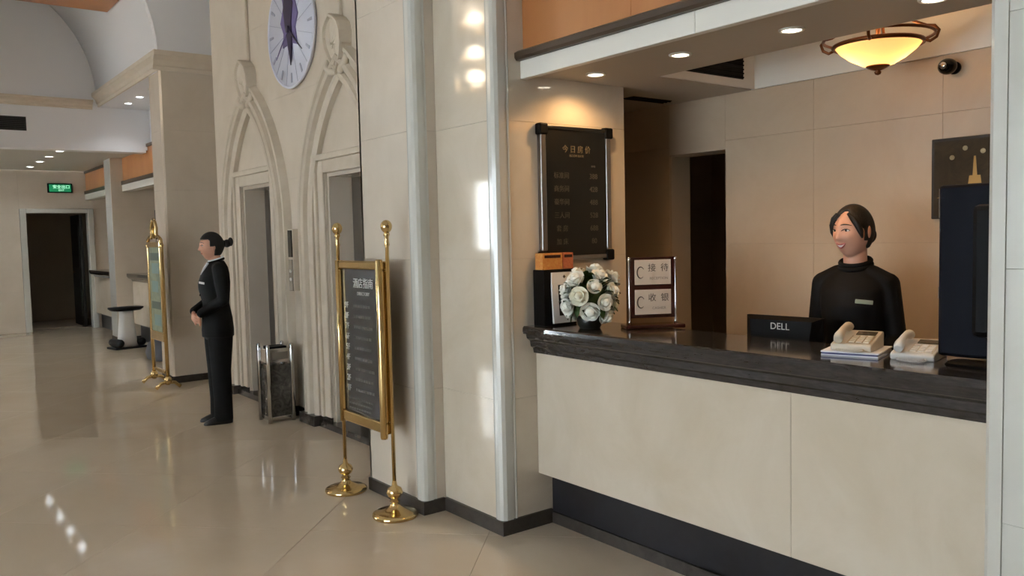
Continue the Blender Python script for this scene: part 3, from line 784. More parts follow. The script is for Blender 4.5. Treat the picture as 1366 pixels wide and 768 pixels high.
s2 = thing('notice_sign', 'brass notice stand with a scrolled crest and green picture panel by the crowned pillar', 'sign stand', (2.40, 9.45, 0), -PI / 2)
HB = 0.27
for s_ in (-1, 1):
    MB().lathe([(0.02, 0.05), (0.018, 1.50), (0.024, 1.52), (0.018, 1.54)], (s_ * HB, 0, 0), 14).build('post', 'brass', s2)
    MB().ell((s_ * HB, 0, 0.10), (0.04, 0.04, 0.045), 14, 8).build('post_knob', 'brass', s2)
    ft = MB()
    for a in (-1, 1): ft.tube([(s_ * HB, 0, 0.08), (s_ * HB, a * 0.07, 0.07), (s_ * HB, a * 0.125, 0.02)], [0.02, 0.018, 0.02], 10)
    ft.build('foot', 'brass', s2)
    MB().tube([(s_ * HB, 0, 1.52), (s_ * 0.25, 0, 1.58), (s_ * 0.18, 0, 1.61), (s_ * 0.11, 0, 1.60), (s_ * 0.09, 0, 1.65), (s_ * 0.10, 0, 1.70), (s_ * 0.05, 0, 1.77), (0, 0, 1.80)], 0.018, 10).build('crest_scroll', 'brass', s2)
MB().ell((0, 0, 1.66), (0.045, 0.025, 0.07), 14, 10).build('crest_boss', 'brass_dark', s2)
for a_ in ((-0.25, 0.25, -0.02, 0.02, 1.50, 1.56), (-0.25, 0.25, -0.02, 0.02, 0.50, 0.60), (-0.25, -0.22, -0.02, 0.02, 0.6, 1.5), (0.22, 0.25, -0.02, 0.02, 0.6, 1.5)): B(*a_).build('frame_bar', 'brass', s2, 0.008)
B(-0.22, 0.22, -0.008, 0.012, 0.6, 1.5).build('panel', 'sign2_panel', s2)
for x0, x1, z0, z1, mm in ((-0.17, 0.17, 1.36, 1.44, 'sign2_dark'), (-0.12, 0.14, 1.22, 1.33, 'sign2_blue'), (-0.14, 0.1, 1.02, 1.14, 'sign2_blue'), (-0.18, 0.16, 0.84, 0.92, 'sign2_dark'), (-0.1, 0.15, 0.66, 0.78, 'sign2_blue')):
    B(x0, x1, -0.0095, -0.008, z0, z1).build('print_block', mm, s2)
B(-0.2, 0.2, -0.015, 0.015, 0.16, 0.19).build('stretcher', 'brass', s2, 0.004)

# pale stand near the end pillar
ps = thing('pedestal_stand', 'pale pedestal stand with a flat dark top and dark base by the end pillar', 'stand', (2.93, 13.3, 0), 0.2)
B(-0.24, 0.24, -0.16, 0.16, 0, 0.03).build('base_plate', 'black_plastic', ps, 0.01)
MB().loft([(0, 0, 0.03, 0.14, 0.12, 3), (0, 0, 0.2, 0.12, 0.10, 3), (0, 0, 0.5, 0.09, 0.08, 3), (0, 0, 0.56, 0.10, 0.09, 3)], 20).build('column', 'pale_plastic', ps)
MB().loft([(0, 0, 0.56, 0.2, 0.14, 3), (0, 0, 0.59, 0.24, 0.17, 3), (0, 0, 0.61, 0.24, 0.17, 3)], 20).build('top_plate', 'black_plastic', ps)
for x in (-0.16, 0.16): MB().cap((x, -0.12, 0.09), (x, 0.12, 0.09), 0.06, n=12).build('roller', 'black_plastic', ps)
gb = thing('floor_bag', 'dark grey soft bag lying on the floor before the middle service counter', 'bag', (3.0, 11.7, 0))
MB().loft([(0, 0, 0.0, 0.16, 0.3, 3), (0, 0, 0.08, 0.18, 0.33, 3), (0, 0.02, 0.2, 0.15, 0.28, 2.6), (0, 0.02, 0.27, 0.07, 0.18, 2.4)], 20).build('bag_body', 'grey_bag', gb)
MB().tube([(0, -0.12, 0.26), (0, -0.06, 0.34), (0, 0.08, 0.34), (0, 0.14, 0.26)], 0.012, 8).build('handle', 'black_plastic', gb)
# exit sign
ex = thing('exit_sign', 'green lit exit sign box above the far doorway', 'exit sign', (2.75, 17.05, 2.57))
B(-0.20, 0.20, -0.05, 0, -0.085, 0.085).build('housing', 'black_plastic', ex, 0.006)
B(-0.175, 0.175, -0.053, -0.05, -0.065, 0.065).build('lit_panel', 'exit_green', ex)
text('lettering', '安全出口', 0.07, 'exit_white', ex, Matrix.Translation((0.02, -0.0537, 0.018)) @ RX)
text('lettering', 'EXIT', 0.045, 'exit_white', ex, Matrix.Translation((0.02, -0.0537, -0.04)) @ RX)

# ================================================================== ON AND BEHIND THE COUNTER
# price board on the niche side wall
pbd = thing('price_board', 'black room rate board in a silver edged frame on the warm niche wall', 'notice board', (3.03, CY1, 1.41))
B(-0.215, 0.215, -0.03, -0.0, 0.02, 0.70).build('panel', 'board_black', pbd)
for x0 in (-0.25, 0.215): B(x0, x0 + 0.035, -0.035, 0, 0.05, 0.67).build('side_rail', 'steel', pbd, 0.006)
B(-0.215, 0.215, -0.038, 0, 0.685, 0.705).build('edge_rail', 'board_black', pbd, 0.004)
B(-0.215, 0.215, -0.036, 0, 0.0, 0.022).build('edge_rail', 'steel', pbd, 0.004)
for x0 in (-0.262, 0.205):
    for z0 in (-0.012, 0.655): B(x0, x0 + 0.057, -0.044, 0, z0, z0 + 0.06).build('corner_cap', 'black_plastic', pbd, 0.008)
T = lambda x, z: Matrix.Translation((x, -0.0306, z)) @ RX
text('title_lettering', '今 日 房 价', 0.042, 'board_title', pbd, T(0.0, 0.585))
text('title_lettering', 'ROOM RATE', 0.018, 'board_title', pbd, T(0.0, 0.552))
text('price_heading', 'RMB', 0.016, 'board_text', pbd, T(0.12, 0.50))
for k, (a, b) in enumerate((('标准间', '388'), ('商务间', '428'), ('豪华间', '488'), ('三人间', '528'), ('套 房', '688'), ('加 床', '80'))):
    z = 0.445 - k * 0.07
    text('rate_lettering', a, 0.036, 'board_text', pbd, T(-0.11, z)); text('rate_lettering', b, 0.04, 'board_text', pbd, T(0.12, z))

# picture frame display + orange cards
pf = thing('card_display', 'black counter display holding a white bordered card behind the flowers', 'display stand', (2.80, 3.30, 1.075), 0.0)
B(-0.08, 0.14, 0.0, 0.09, 0, 0.29).build('holder_body', 'black_plastic', pf, 0.004)
tl = Matrix.Translation((0, -0.004, 0)) @ Matrix.Rotation(-0.06, 4, 'X')
B(-0.035, 0.135, -0.018, -0.008, 0.012, 0.275, mtx=tl).build('bordered_card', 'white_card', pf)
B(0.005, 0.10, -0.0195, -0.018, 0.05, 0.21, mtx=tl).build('card_print', 'screen_black', pf)
text('card_mark', '◆', 0.02, 'print_dark', pf, tl @ Matrix.Translation((0.05, -0.0187, 0.25)) @ RX)
for k, (x0, x1, m_, lab) in enumerate(((-0.075, 0.06, 'orange_card', 'golden orange leaflet box on top of the black counter display'), (0.066, 0.135, 'orange_card2', 'narrow red orange leaflet box on top of the black counter display'))):
    o = thing('leaflet_box', lab, 'box', (2.80 + (x0 + x1) / 2, 3.345, 1.365))
    hw = (x1 - x0) / 2
    B(-hw, hw, -0.03, 0.03, 0, 0.085).build('box_body', m_, o, 0.002)
    B(-hw * 0.8, hw * 0.8, -0.031, -0.030, 0.06, 0.075).build('print_block', 'mahogany', o)

# flowers
fa = thing('flower_arrangement', 'round arrangement of white roses and green leaves on the reception counter', 'flowers', (2.83, 3.08, 1.075))
MB().lathe([(0.05, 0), (0.062, 0.02), (0.066, 0.045), (0.062, 0.06), (0.001, 0.06)], n=24).build('bowl', 'pot_dark', fa)
MB().ell((0, 0, 0.148), (0.085, 0.08, 0.09), 18, 12).build('foam_ball', 'leaf', fa)


def rose():
    mb = MB(); rr = random.Random(3)
    for ring, (n, r, h, w_, tilt) in enumerate(((6, 0.026, 0.006, 0.024, 0.75), (5, 0.017, 0.012, 0.020, 0.45), (4, 0.009, 0.016, 0.015, 0.2))):
        for i in range(n):
            q = 2 * PI * i / n + ring * 0.5; c_, s_ = math.cos(q), math.sin(q); vs = []; fs = []
            for a in range(4):
                ta = a / 3
                for b in range(5):
                    tb = b / 2 - 1
                    rad = r * (0.35 + 0.75 * ta) + 0.006 * tilt * ta * ta - 0.006 * tb * tb
                    zz = -0.012 + h + 0.034 * ta - 0.012 * tilt * ta * ta - 0.008 * tb * tb * ta
                    tt = w_ * tb * (0.5 + 0.6 * math.sin(PI * min(ta * 0.7 + 0.15, 1)))
                    vs.append((rad * c_ - tt * s_, rad * s_ + tt * c_, zz))
            for a in range(3):
                for b in range(4): k = a * 5 + b; fs.append((k, k + 1, k + 6, k + 5))
            mb.add(vs, fs, True)
    mb.ell((0, 0, 0.014), (0.017, 0.017, 0.022), 10, 8)
    return mb.mesh('rose')


def leafm():
    vs = []; fs = []
    for a in range(6):
        t = a / 5; w_ = 0.02 * math.sin(PI * min(1, t * 0.92 + 0.05)) + 0.0006
        for b in (-1, 0, 1): vs.append((b * w_, 0.075 * t, 0.012 * math.sin(PI * t) - 0.01 * t + (0.006 if b else 0)))
    for a in range(5):
        for b in range(2): k = a * 3 + b; fs.append((k, k + 1, k + 4, k + 3))
    return MB().add(vs, fs, True).mesh('leaf')


rm, rm2, lm = rose(), rose(), leafm()
rm.materials.append(M['petal']); rm2.materials.append(M['petal_cream']); lm.materials.append(M['leaf'])
rf = random.Random(11)
NR = 24
for i in range(NR):
    z = 0.98 - 1.62 * (i + 0.5) / NR; q = i * 2.39996
    s_ = math.sqrt(max(0, 1 - z * z)); n = Vector((s_ * math.cos(q), s_ * math.sin(q), z))
    o = link('rose', rm if rf.random() < 0.8 else rm2, None, fa)
    o.location = Vector((0, 0, 0.148)) + Vector((n.x * 0.11, n.y * 0.10, n.z * 0.12)) * rf.uniform(0.86, 1.22); o.rotation_euler = n.to_track_quat('Z', 'Y').to_euler(); k = 1.15 + 0.4 * rf.random(); o.scale = (k, k, k)
for i in range(70):
    z = 0.95 - 1.5 * (i + 0.5) / 70; q = i * 2.39996 + 0.9
    s_ = math.sqrt(max(0, 1 - z * z)); n = Vector((s_ * math.cos(q), s_ * math.sin(q), z))
    o = link('leaf', lm, None, fa); o.location = Vector((0, 0, 0.148)) + Vector((n.x * 0.085, n.y * 0.08, n.z * 0.09))
    d_ = (n + Vector((rf.uniform(-.5, .5), rf.uniform(-.5, .5), rf.uniform(-.4, .4)))).normalized(); o.rotation_euler = d_.to_track_quat('Y', 'Z').to_euler()

# desk sign with two plates
ds = thing('desk_sign', 'two tier counter sign with cream plates between chrome posts on a dark red base', 'desk sign', (3.05, 2.86, 1.075), -0.50)
MB().box(-0.15, 0.15, -0.055, 0.055, 0, 0.02).build('base', 'mahogany', ds, 0.005)
for x in (-0.118, 0.118):
    MB().lathe([(0.008, 0.02), (0.008, 0.035), (0.0055, 0.04), (0.0055, 0.33), (0.008, 0.335), (0.009, 0.343), (0.006, 0.35)], (x, 0, 0), 12).build('post', 'chrome', ds)
B(-0.113, 0.113, -0.004, 0.004, 0.05, 0.35).build('dark_backing', 'mahogany', ds)
for z0, zh, en_ in ((0.215, '接  待', 'RECEPTION'), (0.068, '收  银', 'CASHIER')):
    pl = B(-0.092, 0.092, -0.009, -0.004, z0, z0 + 0.122).build('sign_plate', 'cream_print', ds)
    for ch_, x_ in ((zh[0], -0.005), (zh[-1], 0.06)): text('lettering', ch_, 0.042, 'print_dark', pl, Matrix.Translation((x_, -0.0096, z0 + 0.08)) @ RX)
    text('lettering', en_, 0.018, 'print_grey', pl, Matrix.Translation((0.03, -0.0096, z0 + 0.03)) @ RX)
    MB().tube([(-0.062 + 0.018 * math.cos(a), -0.0092, z0 + 0.06 + 0.028 * math.sin(a)) for a in [0.6 + i * 0.35 for i in range(15)]], [0.0012 + 0.0022 * math.sin(PI * i / 14) for i in range(15)], 6).build('emblem', 'print_dark', pl)

# low monitor behind the counter
dm = thing('computer_monitor', 'low black computer monitor with white lettering on its back behind the counter', 'monitor', (3.21, 2.22, 0.76), -PI / 2 + 0.1)
MB().prism([(-0.185, 0.40), (0.185, 0.40), (0.185, 0.12), (-0.185, 0.12)], 'y', 0.0, 0.02).build('bezel', 'black_plastic', dm, 0.004)
MB().add([(-0.185, 0.0, 0.40), (0.185, 0.0, 0.40), (0.185, 0.0, 0.12), (-0.185, 0.0, 0.12), (-0.15, -0.035, 0.385), (0.15, -0.035, 0.385), (0.12, -0.05, 0.15), (-0.12, -0.05, 0.15)], [(0, 1, 5, 4), (1, 2, 6, 5), (2, 3, 7, 6), (3, 0, 4, 7), (4, 5, 6, 7), (3, 2, 1, 0)]).build('back_shell', 'black_plastic', dm)
text('lettering', 'DELL', 0.042, 'sign_text', dm, Matrix.Translation((0.0, -0.0375, 0.357)) @ RX)
B(-0.165, 0.165, 0.02, 0.022, 0.14, 0.38).build('screen', 'screen_black', dm)
B(-0.03, 0.03, -0.03, 0.0, 0.015, 0.16).build('neck', 'black_plastic', dm); MB().loft([(0, 0, 0, 0.10, 0.07, 3), (0, 0, 0.015, 0.09, 0.06, 3)], 20).build('foot', 'black_plastic', dm)

# tall screen at the near end of the counter
tv = thing('display_monitor', 'tall black flat screen seen from behind at the near end of the counter', 'monitor', (2.93, 1.15, 1.075), -PI / 2)
mb = B(-0.26, 0.245, 0.0, 0.055, 0.022, 0.612); mb.build('screen_casing', 'navy_plastic', tv, 0.012)
B(-0.13, 0.17, -0.05, 0.0, 0.10, 0.54).build('back_box', 'black_plastic', tv, 0.02)
B(-0.23, 0.22, 0.055, 0.057, 0.09, 0.58).build('screen', 'screen_black', tv)
for z0, z1 in ((0.50, 0.60), (0.22, 0.26)): B(-0.2635, -0.26, 0.012, 0.026, z0, z1).build('edge_strip', 'chrome', tv)
B(-0.05, 0.05, -0.02, 0.04, 0.012, 0.10).build('neck', 'black_plastic', tv)
MB().loft([(0, 0, 0, 0.22, 0.075, 4), (0, 0, 0.012, 0.21, 0.07, 4)], 28).build('foot', 'black_plastic', tv)


def phone(loc, rz, label, cream):
    t = thing('desk_telephone', label, 'telephone', loc, rz, None); t.scale = (0.86, 0.86, 0.86); bm_ = 'phone_body' if cream else 'phone_white'
    MB().prism([(-0.10, 0.0), (-0.105, 0.02), (-0.10, 0.028), (0.085, 0.07), (0.10, 0.068), (0.10, 0.0)], 'x', -0.085, 0.085).build('body', bm_, t, 0.006)
    sl = Matrix.Translation((0, -0.10, 0.029)) @ Matrix.Rotation(math.atan2(0.042, 0.185), 4, 'X')
    B(-0.012, 0.07, 0.125, 0.168, 0.0, 0.004, mtx=sl).build('display', 'lcd', t)
    pad = B(-0.022, 0.075, 0.015, 0.115, 0.0, 0.002, mtx=sl).build('keypad', 'phone_key' if cream else 'phone_body', t)
    for i in range(4):
        for j in range(3): B(-0.014 + j * 0.03, 0.008 + j * 0.03, 0.022 + i * 0.023, 0.037 + i * 0.023, 0.002, 0.006, mtx=sl).build('key', bm_, pad)
    MB().loft([(0, 0, 0, 0.01, 0.01)], 3) if False else None
    hs = MB(); pth = []
    for i in range(13):
        u = i / 12; pth.append(sl @ Vector((-0.052, -0.005 + 0.185 * u, 0.018 + 0.022 * math.sin(PI * u))))
    hs.tube(pth, [0.017, 0.021, 0.021, 0.018, 0.015, 0.014, 0.014, 0.014, 0.015, 0.018, 0.021, 0.021, 0.017], 12)
    hs.build('handset', bm_, t)
    cdm = MB(); cp_ = []
    for i in range(90):
        u = i / 89; q = u * 2 * PI * 16
        bx = -0.055 + 0.11 * math.sin(PI * u * 0.5); by = -0.125 - 0.035 * math.sin(PI * u); bz = 0.008
        if u > 0.9: by += (u - 0.9) * 0.3
        cp_.append((bx + 0.0045 * math.cos(q), by, bz + 0.0045 * math.sin(q)))
    cdm.tube(cp_, 0.0022, 5).build('coiled_cord', bm_, t)
    return t


pp_ = thing('paper_folder', 'white papers with a blue edge lying under the cream telephone', 'papers', (2.94, 1.715, 1.075), -PI / 2 + 0.3)
B(-0.10, 0.10, -0.115, 0.115, 0, 0.006).build('sheets', 'paper', pp_); B(-0.098, 0.098, -0.117, 0.113, 0.006, 0.011).build('folder', 'paper_blue', pp_); B(-0.102, 0.102, -0.112, 0.118, 0.011, 0.016).build('top_sheets', 'paper', pp_)
phone((2.945, 1.715, 1.091), -PI / 2 + 0.25, 'cream desk telephone resting on white papers', True)
phone((2.975, 1.495, 1.075), -PI / 2 + 0.2, 'white desk telephone between the cream telephone and the tall screen', False)

# picture on the back wall, dome camera
pc_ = thing('wall_picture', 'dark framed picture of a gold tower on the back wall behind the tall screen', 'picture', (TX1, 1.72, 1.58), -PI / 2)
B(-0.30, 0.30, -0.025, 0, 0, 0.385).build('frame', 'picture_frame', pc_, 0.004)
B(-0.285, 0.285, -0.028, -0.025, 0.015, 0.37).build('canvas', 'picture_art', pc_)
MB().prism([(-0.13, 0.12), (-0.12, 0.2), (-0.105, 0.2), (-0.1, 0.29), (-0.092, 0.29), (-0.085, 0.2), (-0.07, 0.2), (-0.06, 0.12)], 'y', -0.0295, -0.028).build('painted_tower', 'picture_gold', pc_)
MB().prism([(-0.27, 0.1), (-0.2, 0.13), (0.0, 0.13), (0.2, 0.12), (0.27, 0.1)], 'y', -0.029, -0.028).build('painted_shore', 'picture_gold', pc_)
for x, z in ((-0.20, 0.29), (-0.14, 0.33), (-0.06, 0.31)): disc(0.012, 0.028, 0.0295, 10).build('painted_light', 'picture_pale', pc_).location = (x, 0, z)
dc = thing('dome_camera', 'small black security camera on the back wall below the ceiling tray', 'security camera', (TX1, 1.925, 2.295), -PI / 2)
disc(0.03, 0, 0.02, 20).build('wall_plate', 'black_plastic', dc)
MB().cap((0, -0.01, 0), (0, -0.045, 0), 0.014).build('arm', 'black_plastic', dc)
MB().ell((0, -0.075, 0), (0.042, 0.042, 0.038), 20, 14).build('camera_ball', 'screen_black', dc)
disc(0.016, 0.11, 0.122, 16).build('lens', 'chrome', dc)


# ================================================================== PEOPLE
def head_point(sx, sy, sz, off=0.0):
    t = max(0, -sz)
    x = (0.096 + off) * sx; y = (0.074 + off) * sy * (1 - 0.26 * t * t); z = (0.117 + off) * sz
    if sx > 0: x *= 1 - 0.10 * t
    else: x *= 1 + 0.04 * max(0, sz) - 0.32 * t
    if sx > 0:
        fr_ = min(1.0, sx * 1.6); ay = abs(y)
        g = lambda a, b: math.exp(-(a * a) - (b * b))
        if off == 0:
            pz = 0.0
            if 0.018 > z > -0.026: pz = (0.018 - z) / 0.044
            elif -0.036 < z <= -0.026: pz = (z + 0.036) / 0.010
            x += fr_ * 0.021 * pz * math.exp(-(y / (0.009 + 0.004 * pz)) ** 2)
            x -= fr_ * 0.008 * g((ay - 0.031) / 0.015, (z - 0.012) / 0.011)
            x += fr_ * 0.004 * g(ay / 0.05, (z - 0.032) / 0.012)
            x += fr_ * 0.006 * g((ay - 0.036) / 0.018, (z + 0.022) / 0.018)
            x += fr_ * 0.006 * g(y / 0.022, (z + 0.055) / 0.012)
            x += fr_ * 0.010 * g(y / 0.022, (z + 0.098) / 0.016)
    return Vector((x, y, z))


def sphere_dirs(nu, nv):
    for i in range(nv + 1):
        th = PI * i / nv
        for j in range(nu):
            ph = 2 * PI * j / nu; yield math.sin(th) * math.cos(ph), math.sin(th) * math.sin(ph), math.cos(th)


def head_mb(T, nu=72, nv=56):
    vs = [T @ head_point(*d_) for d_ in sphere_dirs(nu, nv)]; fs = []
    for i in range(nv):
        for j in range(nu): fs.append((i * nu + j, i * nu + (j + 1) % nu, (i + 1) * nu + (j + 1) % nu, (i + 1) * nu + j))
    return MB().add(vs, fs, True)


def hair_cap(T, keep, off, par, nu=64, nv=48):
    P_ = list(sphere_dirs(nu, nv)); vs = [T @ head_point(*d_, off=off) for d_ in P_]; fs = []
    for i in range(nv):
        for j in range(nu):
            q = (i * nu + j, i * nu + (j + 1) % nu, (i + 1) * nu + (j + 1) % nu, (i + 1) * nu + j)
            c_ = [sum(P_[k][a] for k in q) / 4 for a in range(3)]
            if keep(*c_): fs.append(q)
    me = MB().add(vs, fs, True).mesh('hair')
    b_ = bmesh.new(); b_.from_mesh(me); bmesh.ops.remove_doubles(b_, verts=b_.verts, dist=1e-5); bmesh.ops.delete(b_, geom=[v for v in b_.verts if not v.link_faces], context='VERTS'); bmesh.ops.recalc_face_normals(b_, faces=b_.faces); b_.to_mesh(me); b_.free()
    return mods(me, 'hair', 'hair', par, solid=0.014, smooth=4)


def hand(mb, wrist, d, n, side, curl=0.5, s=1.0):
    """palm along d, back of the hand along n; thumb to the side of cross(d,n)*side"""
    d = Vector(d).normalized(); n = Vector(n); n = (n - n.dot(d) * d).normalized(); a = d.cross(n) * side; w_ = Vector(wrist)
    for k in range(4):
        t = (k - 1.5) / 1.5
        mb.cap(w_ + d * 0.012 * s, w_ + d * 0.078 * s + a * 0.026 * s * -t, 0.017 * s, 0.0125 * s)
    for k, L in enumerate((0.068, 0.078, 0.072, 0.056)):
        t = (k - 1.5) / 1.5; p = w_ + d * 0.082 * s + a * 0.027 * s * -t; ang = 0.15; dd = d.copy()
        for seg, fr_ in enumerate((0.42, 0.33, 0.25)):
            ang += curl * (0.7 + 0.25 * seg); dv = d * math.cos(ang) - n * math.sin(ang)
            e = p + dv * L * fr_ * s; mb.cap(p, e, (0.0095 - 0.0008 * seg) * s, (0.0088 - 0.0008 * seg) * s, 10); p = e
    p = w_ + d * 0.025 * s + a * 0.02 * s
    for v, L, r0 in (((0.5, 0.75, -0.3), 0.04, 0.013), ((0.85, 0.35, -0.3), 0.03, 0.0105), ((0.95, 0.1, -0.3), 0.022, 0.0095)):
        e = p + (d * v[0] + a * v[1] + n * v[2]).normalized() * L * s; mb.cap(p, e, r0 * s, r0 * 0.9 * s, 10); p = e


def person(label, loc, rotz, arms, head_turn, head_nod, style, sc=1.0, wk=1.0, drop=0.0):
    root = thing('person', label, 'person', loc, rotz); root.scale = (sc, sc, sc)
    T = Matrix.Translation((0.022, 0, 1.505)) @ Matrix.Rotation(head_turn, 4, 'Z') @ Matrix.Rotation(head_nod, 4, 'Y')
    hm = head_mb(T)
    bvh = BVHTree.FromPolygons([Vector(v) for v in hm.v], hm.f)

    def on_face(y, z, off=0.001):
        hit = bvh.ray_cast(T @ Vector((0.3, y, z)), (T.to_3x3() @ Vector((-1, 0, 0))))[0]
        return hit + T.to_3x3() @ Vector((off, 0, 0))
    bd = MB(); bd.add(hm.v, hm.f, True)
    for s_ in (-1, 1): bd.ell(T @ Vector((-0.008, s_ * 0.074, 0.0)), (0.018, 0.010, 0.032), 12, 8)
    bd.loft([(-0.02, 0, 1.30, 0.075, 0.09), (-0.012, 0, 1.36, 0.055, 0.06), (0.0, 0, 1.41, 0.05, 0.05), (0.008, 0, 1.47, 0.052, 0.052)], 20)
    bd.loft([(0, 0, 0.80, 0.09, 0.14), (0, 0, 0.9, 0.10, 0.145), (0.005, 0, 1.02, 0.088, 0.118), (0.01, 0, 1.15, 0.10, 0.13), (0.0, 0, 1.28, 0.088, 0.15), (-0.015, 0, 1.335, 0.055, 0.105), (-0.015, 0, 1.36, 0.045, 0.05)], 24)
    bd.v = [(x, y * wk, z - drop * max(0.0, min(1.0, (z - 1.0) / 0.3))) if z < 1.375 and i >= len(hm.v) else (x, y, z) for i, (x, y, z) in enumerate(bd.v)]
    for s_ in (-1, 1):
        bd.chain([(0, s_ * 0.075, 0.84), (0.012, s_ * 0.075, 0.46), (-0.012, s_ * 0.075, 0.09)], [0.08, 0.052, 0.034])
        bd.cap((-0.03, s_ * 0.075, 0.035), (0.11, s_ * 0.085, 0.025), 0.028, 0.022)
    for a in arms:
        bd.chain([a['sh'], a['el'], a['wr']], [0.036, 0.034, 0.025])
        hand(bd, a['wr'], a['d'], a['n'], a['side'], a['curl'])
    mods(bd, 'skin', 'body', root, voxel=0.0045, smooth=2)
    # jacket
    jk = MB()
    jk.loft([(0, 0, 0.74, 0.128, 0.178), (0, 0, 0.80, 0.130, 0.178), (0.0, 0, 0.90, 0.122, 0.168), (0.006, 0, 1.02, 0.106, 0.142), (0.014, 0, 1.14, 0.126, 0.158), (0.014, 0, 1.20, 0.130, 0.166), (0.002, 0, 1.28, 0.112, 0.175), (-0.01, 0, 1.33, 0.090, 0.155), (-0.014, 0, 1.362, 0.072, 0.105), (-0.012, 0, 1.385, 0.062, 0.070)], 32)
    jk.v = [(x, y * wk, z - drop * max(0.0, min(1.0, (z - 1.0) / 0.3))) for x, y, z in jk.v]
    for a in arms:
        e_ = Vector(a['el']); w_ = Vector(a['wr']); jk.cap(a['sh'], a['sh'], 0.07) if False else None
        jk.cap((0, a['sh'][1] * 0.5, 1.33 - drop * 0.6), a['sh'], 0.048, 0.056 * wk, 14)
        jk.chain([a['sh'], a['el'], w_ - (w_ - e_).normalized() * 0.012], [0.058 * wk, 0.047 * wk, 0.040], 14)
    mods(jk, 'suit', 'jacket', root, voxel=0.006, smooth=5)
    # collar
    cl = MB(); st = [(0.062 * math.cos(q) - 0.008, 0.064 * math.sin(q), 1.385 - drop + 0.018 * -math.cos(q)) for q in [2 * PI * i / 28 for i in range(28)]]
    cl.tube(st, 0.013 if style == 'front' else 0.011, 8, closed=True); cl.build('collar', 'suit', root)
    if style == 'front':
        cl2 = MB(); cl2.tube([(x, y, z + 0.018) for x, y, z in st], 0.010, 8, closed=True); cl2.build('collar', 'suit', root)
    else:
        sc_ = MB(); sc_.tube([(x * 0.94, y * 0.94, z + 0.014) for x, y, z in st], 0.008, 8, closed=True)
        sc_.build('shirt_collar', 'shirt', root)
        vs = [(x - dx, y, z) for dx in (0, 0.03) for x, y, z in ((0.062, -0.03, 1.372), (0.062, 0.03, 1.372), (0.092, 0.022, 1.33), (0.124, 0.003, 1.27), (0.124, -0.003, 1.27), (0.092, -0.022, 1.33))]; MB().add(vs, [(0, 1, 2, 5), (5, 2, 3, 4), (6, 11, 8, 7), (11, 10, 9, 8)] + [(i, (i + 1) % 6, 6 + (i + 1) % 6, 6 + i) for i in range(6)]).build('shirt_front', 'shirt', root)
    for z in (1.10, 1.0, 0.9): MB().ell((0.135 if z > 1.05 else 0.122, 0.012, z), (0.006, 0.009, 0.009), 10, 6).build('button', 'black_plastic', root)
    bx = 0.135 if style == 'front' else 0.128
    bj = B(0, 0.006, -0.036, 0.036, -0.009, 0.009, mtx=Matrix.Translation((bx, 0.085, 1.205)) @ Matrix.Rotation(0.42, 4, 'Z') @ Matrix.Rotation(-0.1, 4, 'X')).build('name_badge', 'badge' if style == 'front' else 'white_card', root, 0.002)
    # trousers and shoes
    tr_ = MB(); tr_.loft([(0, 0, 0.72, 0.10, 0.15), (-0.005, 0, 0.80, 0.118, 0.165), (-0.005, 0, 0.90, 0.112, 0.155), (0, 0, 1.0, 0.095, 0.13)], 28)
    for s_ in (-1, 1): tr_.loft([(0.0, s_ * 0.08, 0.025, 0.078, 0.07), (-0.002, s_ * 0.08, 0.2, 0.076, 0.068), (0.004, s_ * 0.08, 0.46, 0.082, 0.072), (0.0, s_ * 0.08, 0.68, 0.10, 0.082), (-0.005, s_ * 0.075, 0.82, 0.108, 0.085)], 22)
    mods(tr_, 'suit_trouser', 'trousers', root, voxel=0.007, smooth=4)
    for s_ in (-1, 1):
        sh_ = MB(); y = s_ * 0.082
        sh_.loft([(0.045, y, 0.0, 0.118, 0.038, 2.6), (0.045, y, 0.012, 0.122, 0.040, 2.6), (0.04, y, 0.03, 0.115, 0.038, 2.4), (0.02, y, 0.05, 0.09, 0.034, 2.2), (-0.01, y, 0.075, 0.055, 0.03)], 28)
        sh_.build('shoe', 'shoe', root)
    # face
    for s_ in (-1, 1):
        c_ = on_face(s_ * 0.030, 0.012, -0.004)
        rot = T.to_3x3().to_4x4()
        MB().ell(c_, (0.008, 0.0135, 0.006), 14, 8, rot).build('eye', 'eye_white', root)
        MB().ell(on_face(s_ * 0.030, 0.012, 0.0015), (0.004, 0.0062, 0.0056), 12, 8, rot).build('iris', 'iris', root)
        MB().tube([on_face(s_ * (0.030 + 0.0155 * u), 0.012 + 0.0075 * (1 - u * u) - 0.002, 0.003) for u in (-1, -.6, -.2, .2, .6, 1)], [0.001, 0.002, 0.0022, 0.0022, 0.002, 0.001], 6).build('eyelid', 'hair', root)
        MB().tube([on_face(s_ * (0.031 + 0.019 * u), 0.034 + 0.004 * (1 - u * u) - 0.002 * u, 0.001) for u in (-1, -.5, 0, .5, 1)], [0.0015, 0.0026, 0.0026, 0.002, 0.0008], 6).build('eyebrow', 'hair', root)
    if style == 'front':
        up = [on_face(0.025 * u, -0.050 + 0.007 * u * u, 0.001) for u in (-1, -.66, -.33, 0, .33, .66, 1)]; lo = [on_face(0.025 * u, -0.064 + 0.021 * u * u, 0.001) for u in (-1, -.66, -.33, 0, .33, .66, 1)]
        fwd = T.to_3x3() @ Vector((0.0015, 0, 0))
        vs = [p + fwd for p in up] + [p + fwd for p in lo]; MB().add(vs, [(i, i + 1, i + 8, i + 7) for i in range(6)], True).build('teeth', 'tooth', root)
        MB().tube(up, [0.001, 0.0026, 0.003, 0.0026, 0.003, 0.0026, 0.001], 8).build('lip', 'lip', root); MB().tube(lo, [0.001, 0.003, 0.0036, 0.004, 0.0036, 0.003, 0.001], 8).build('lip', 'lip', root)
    else:
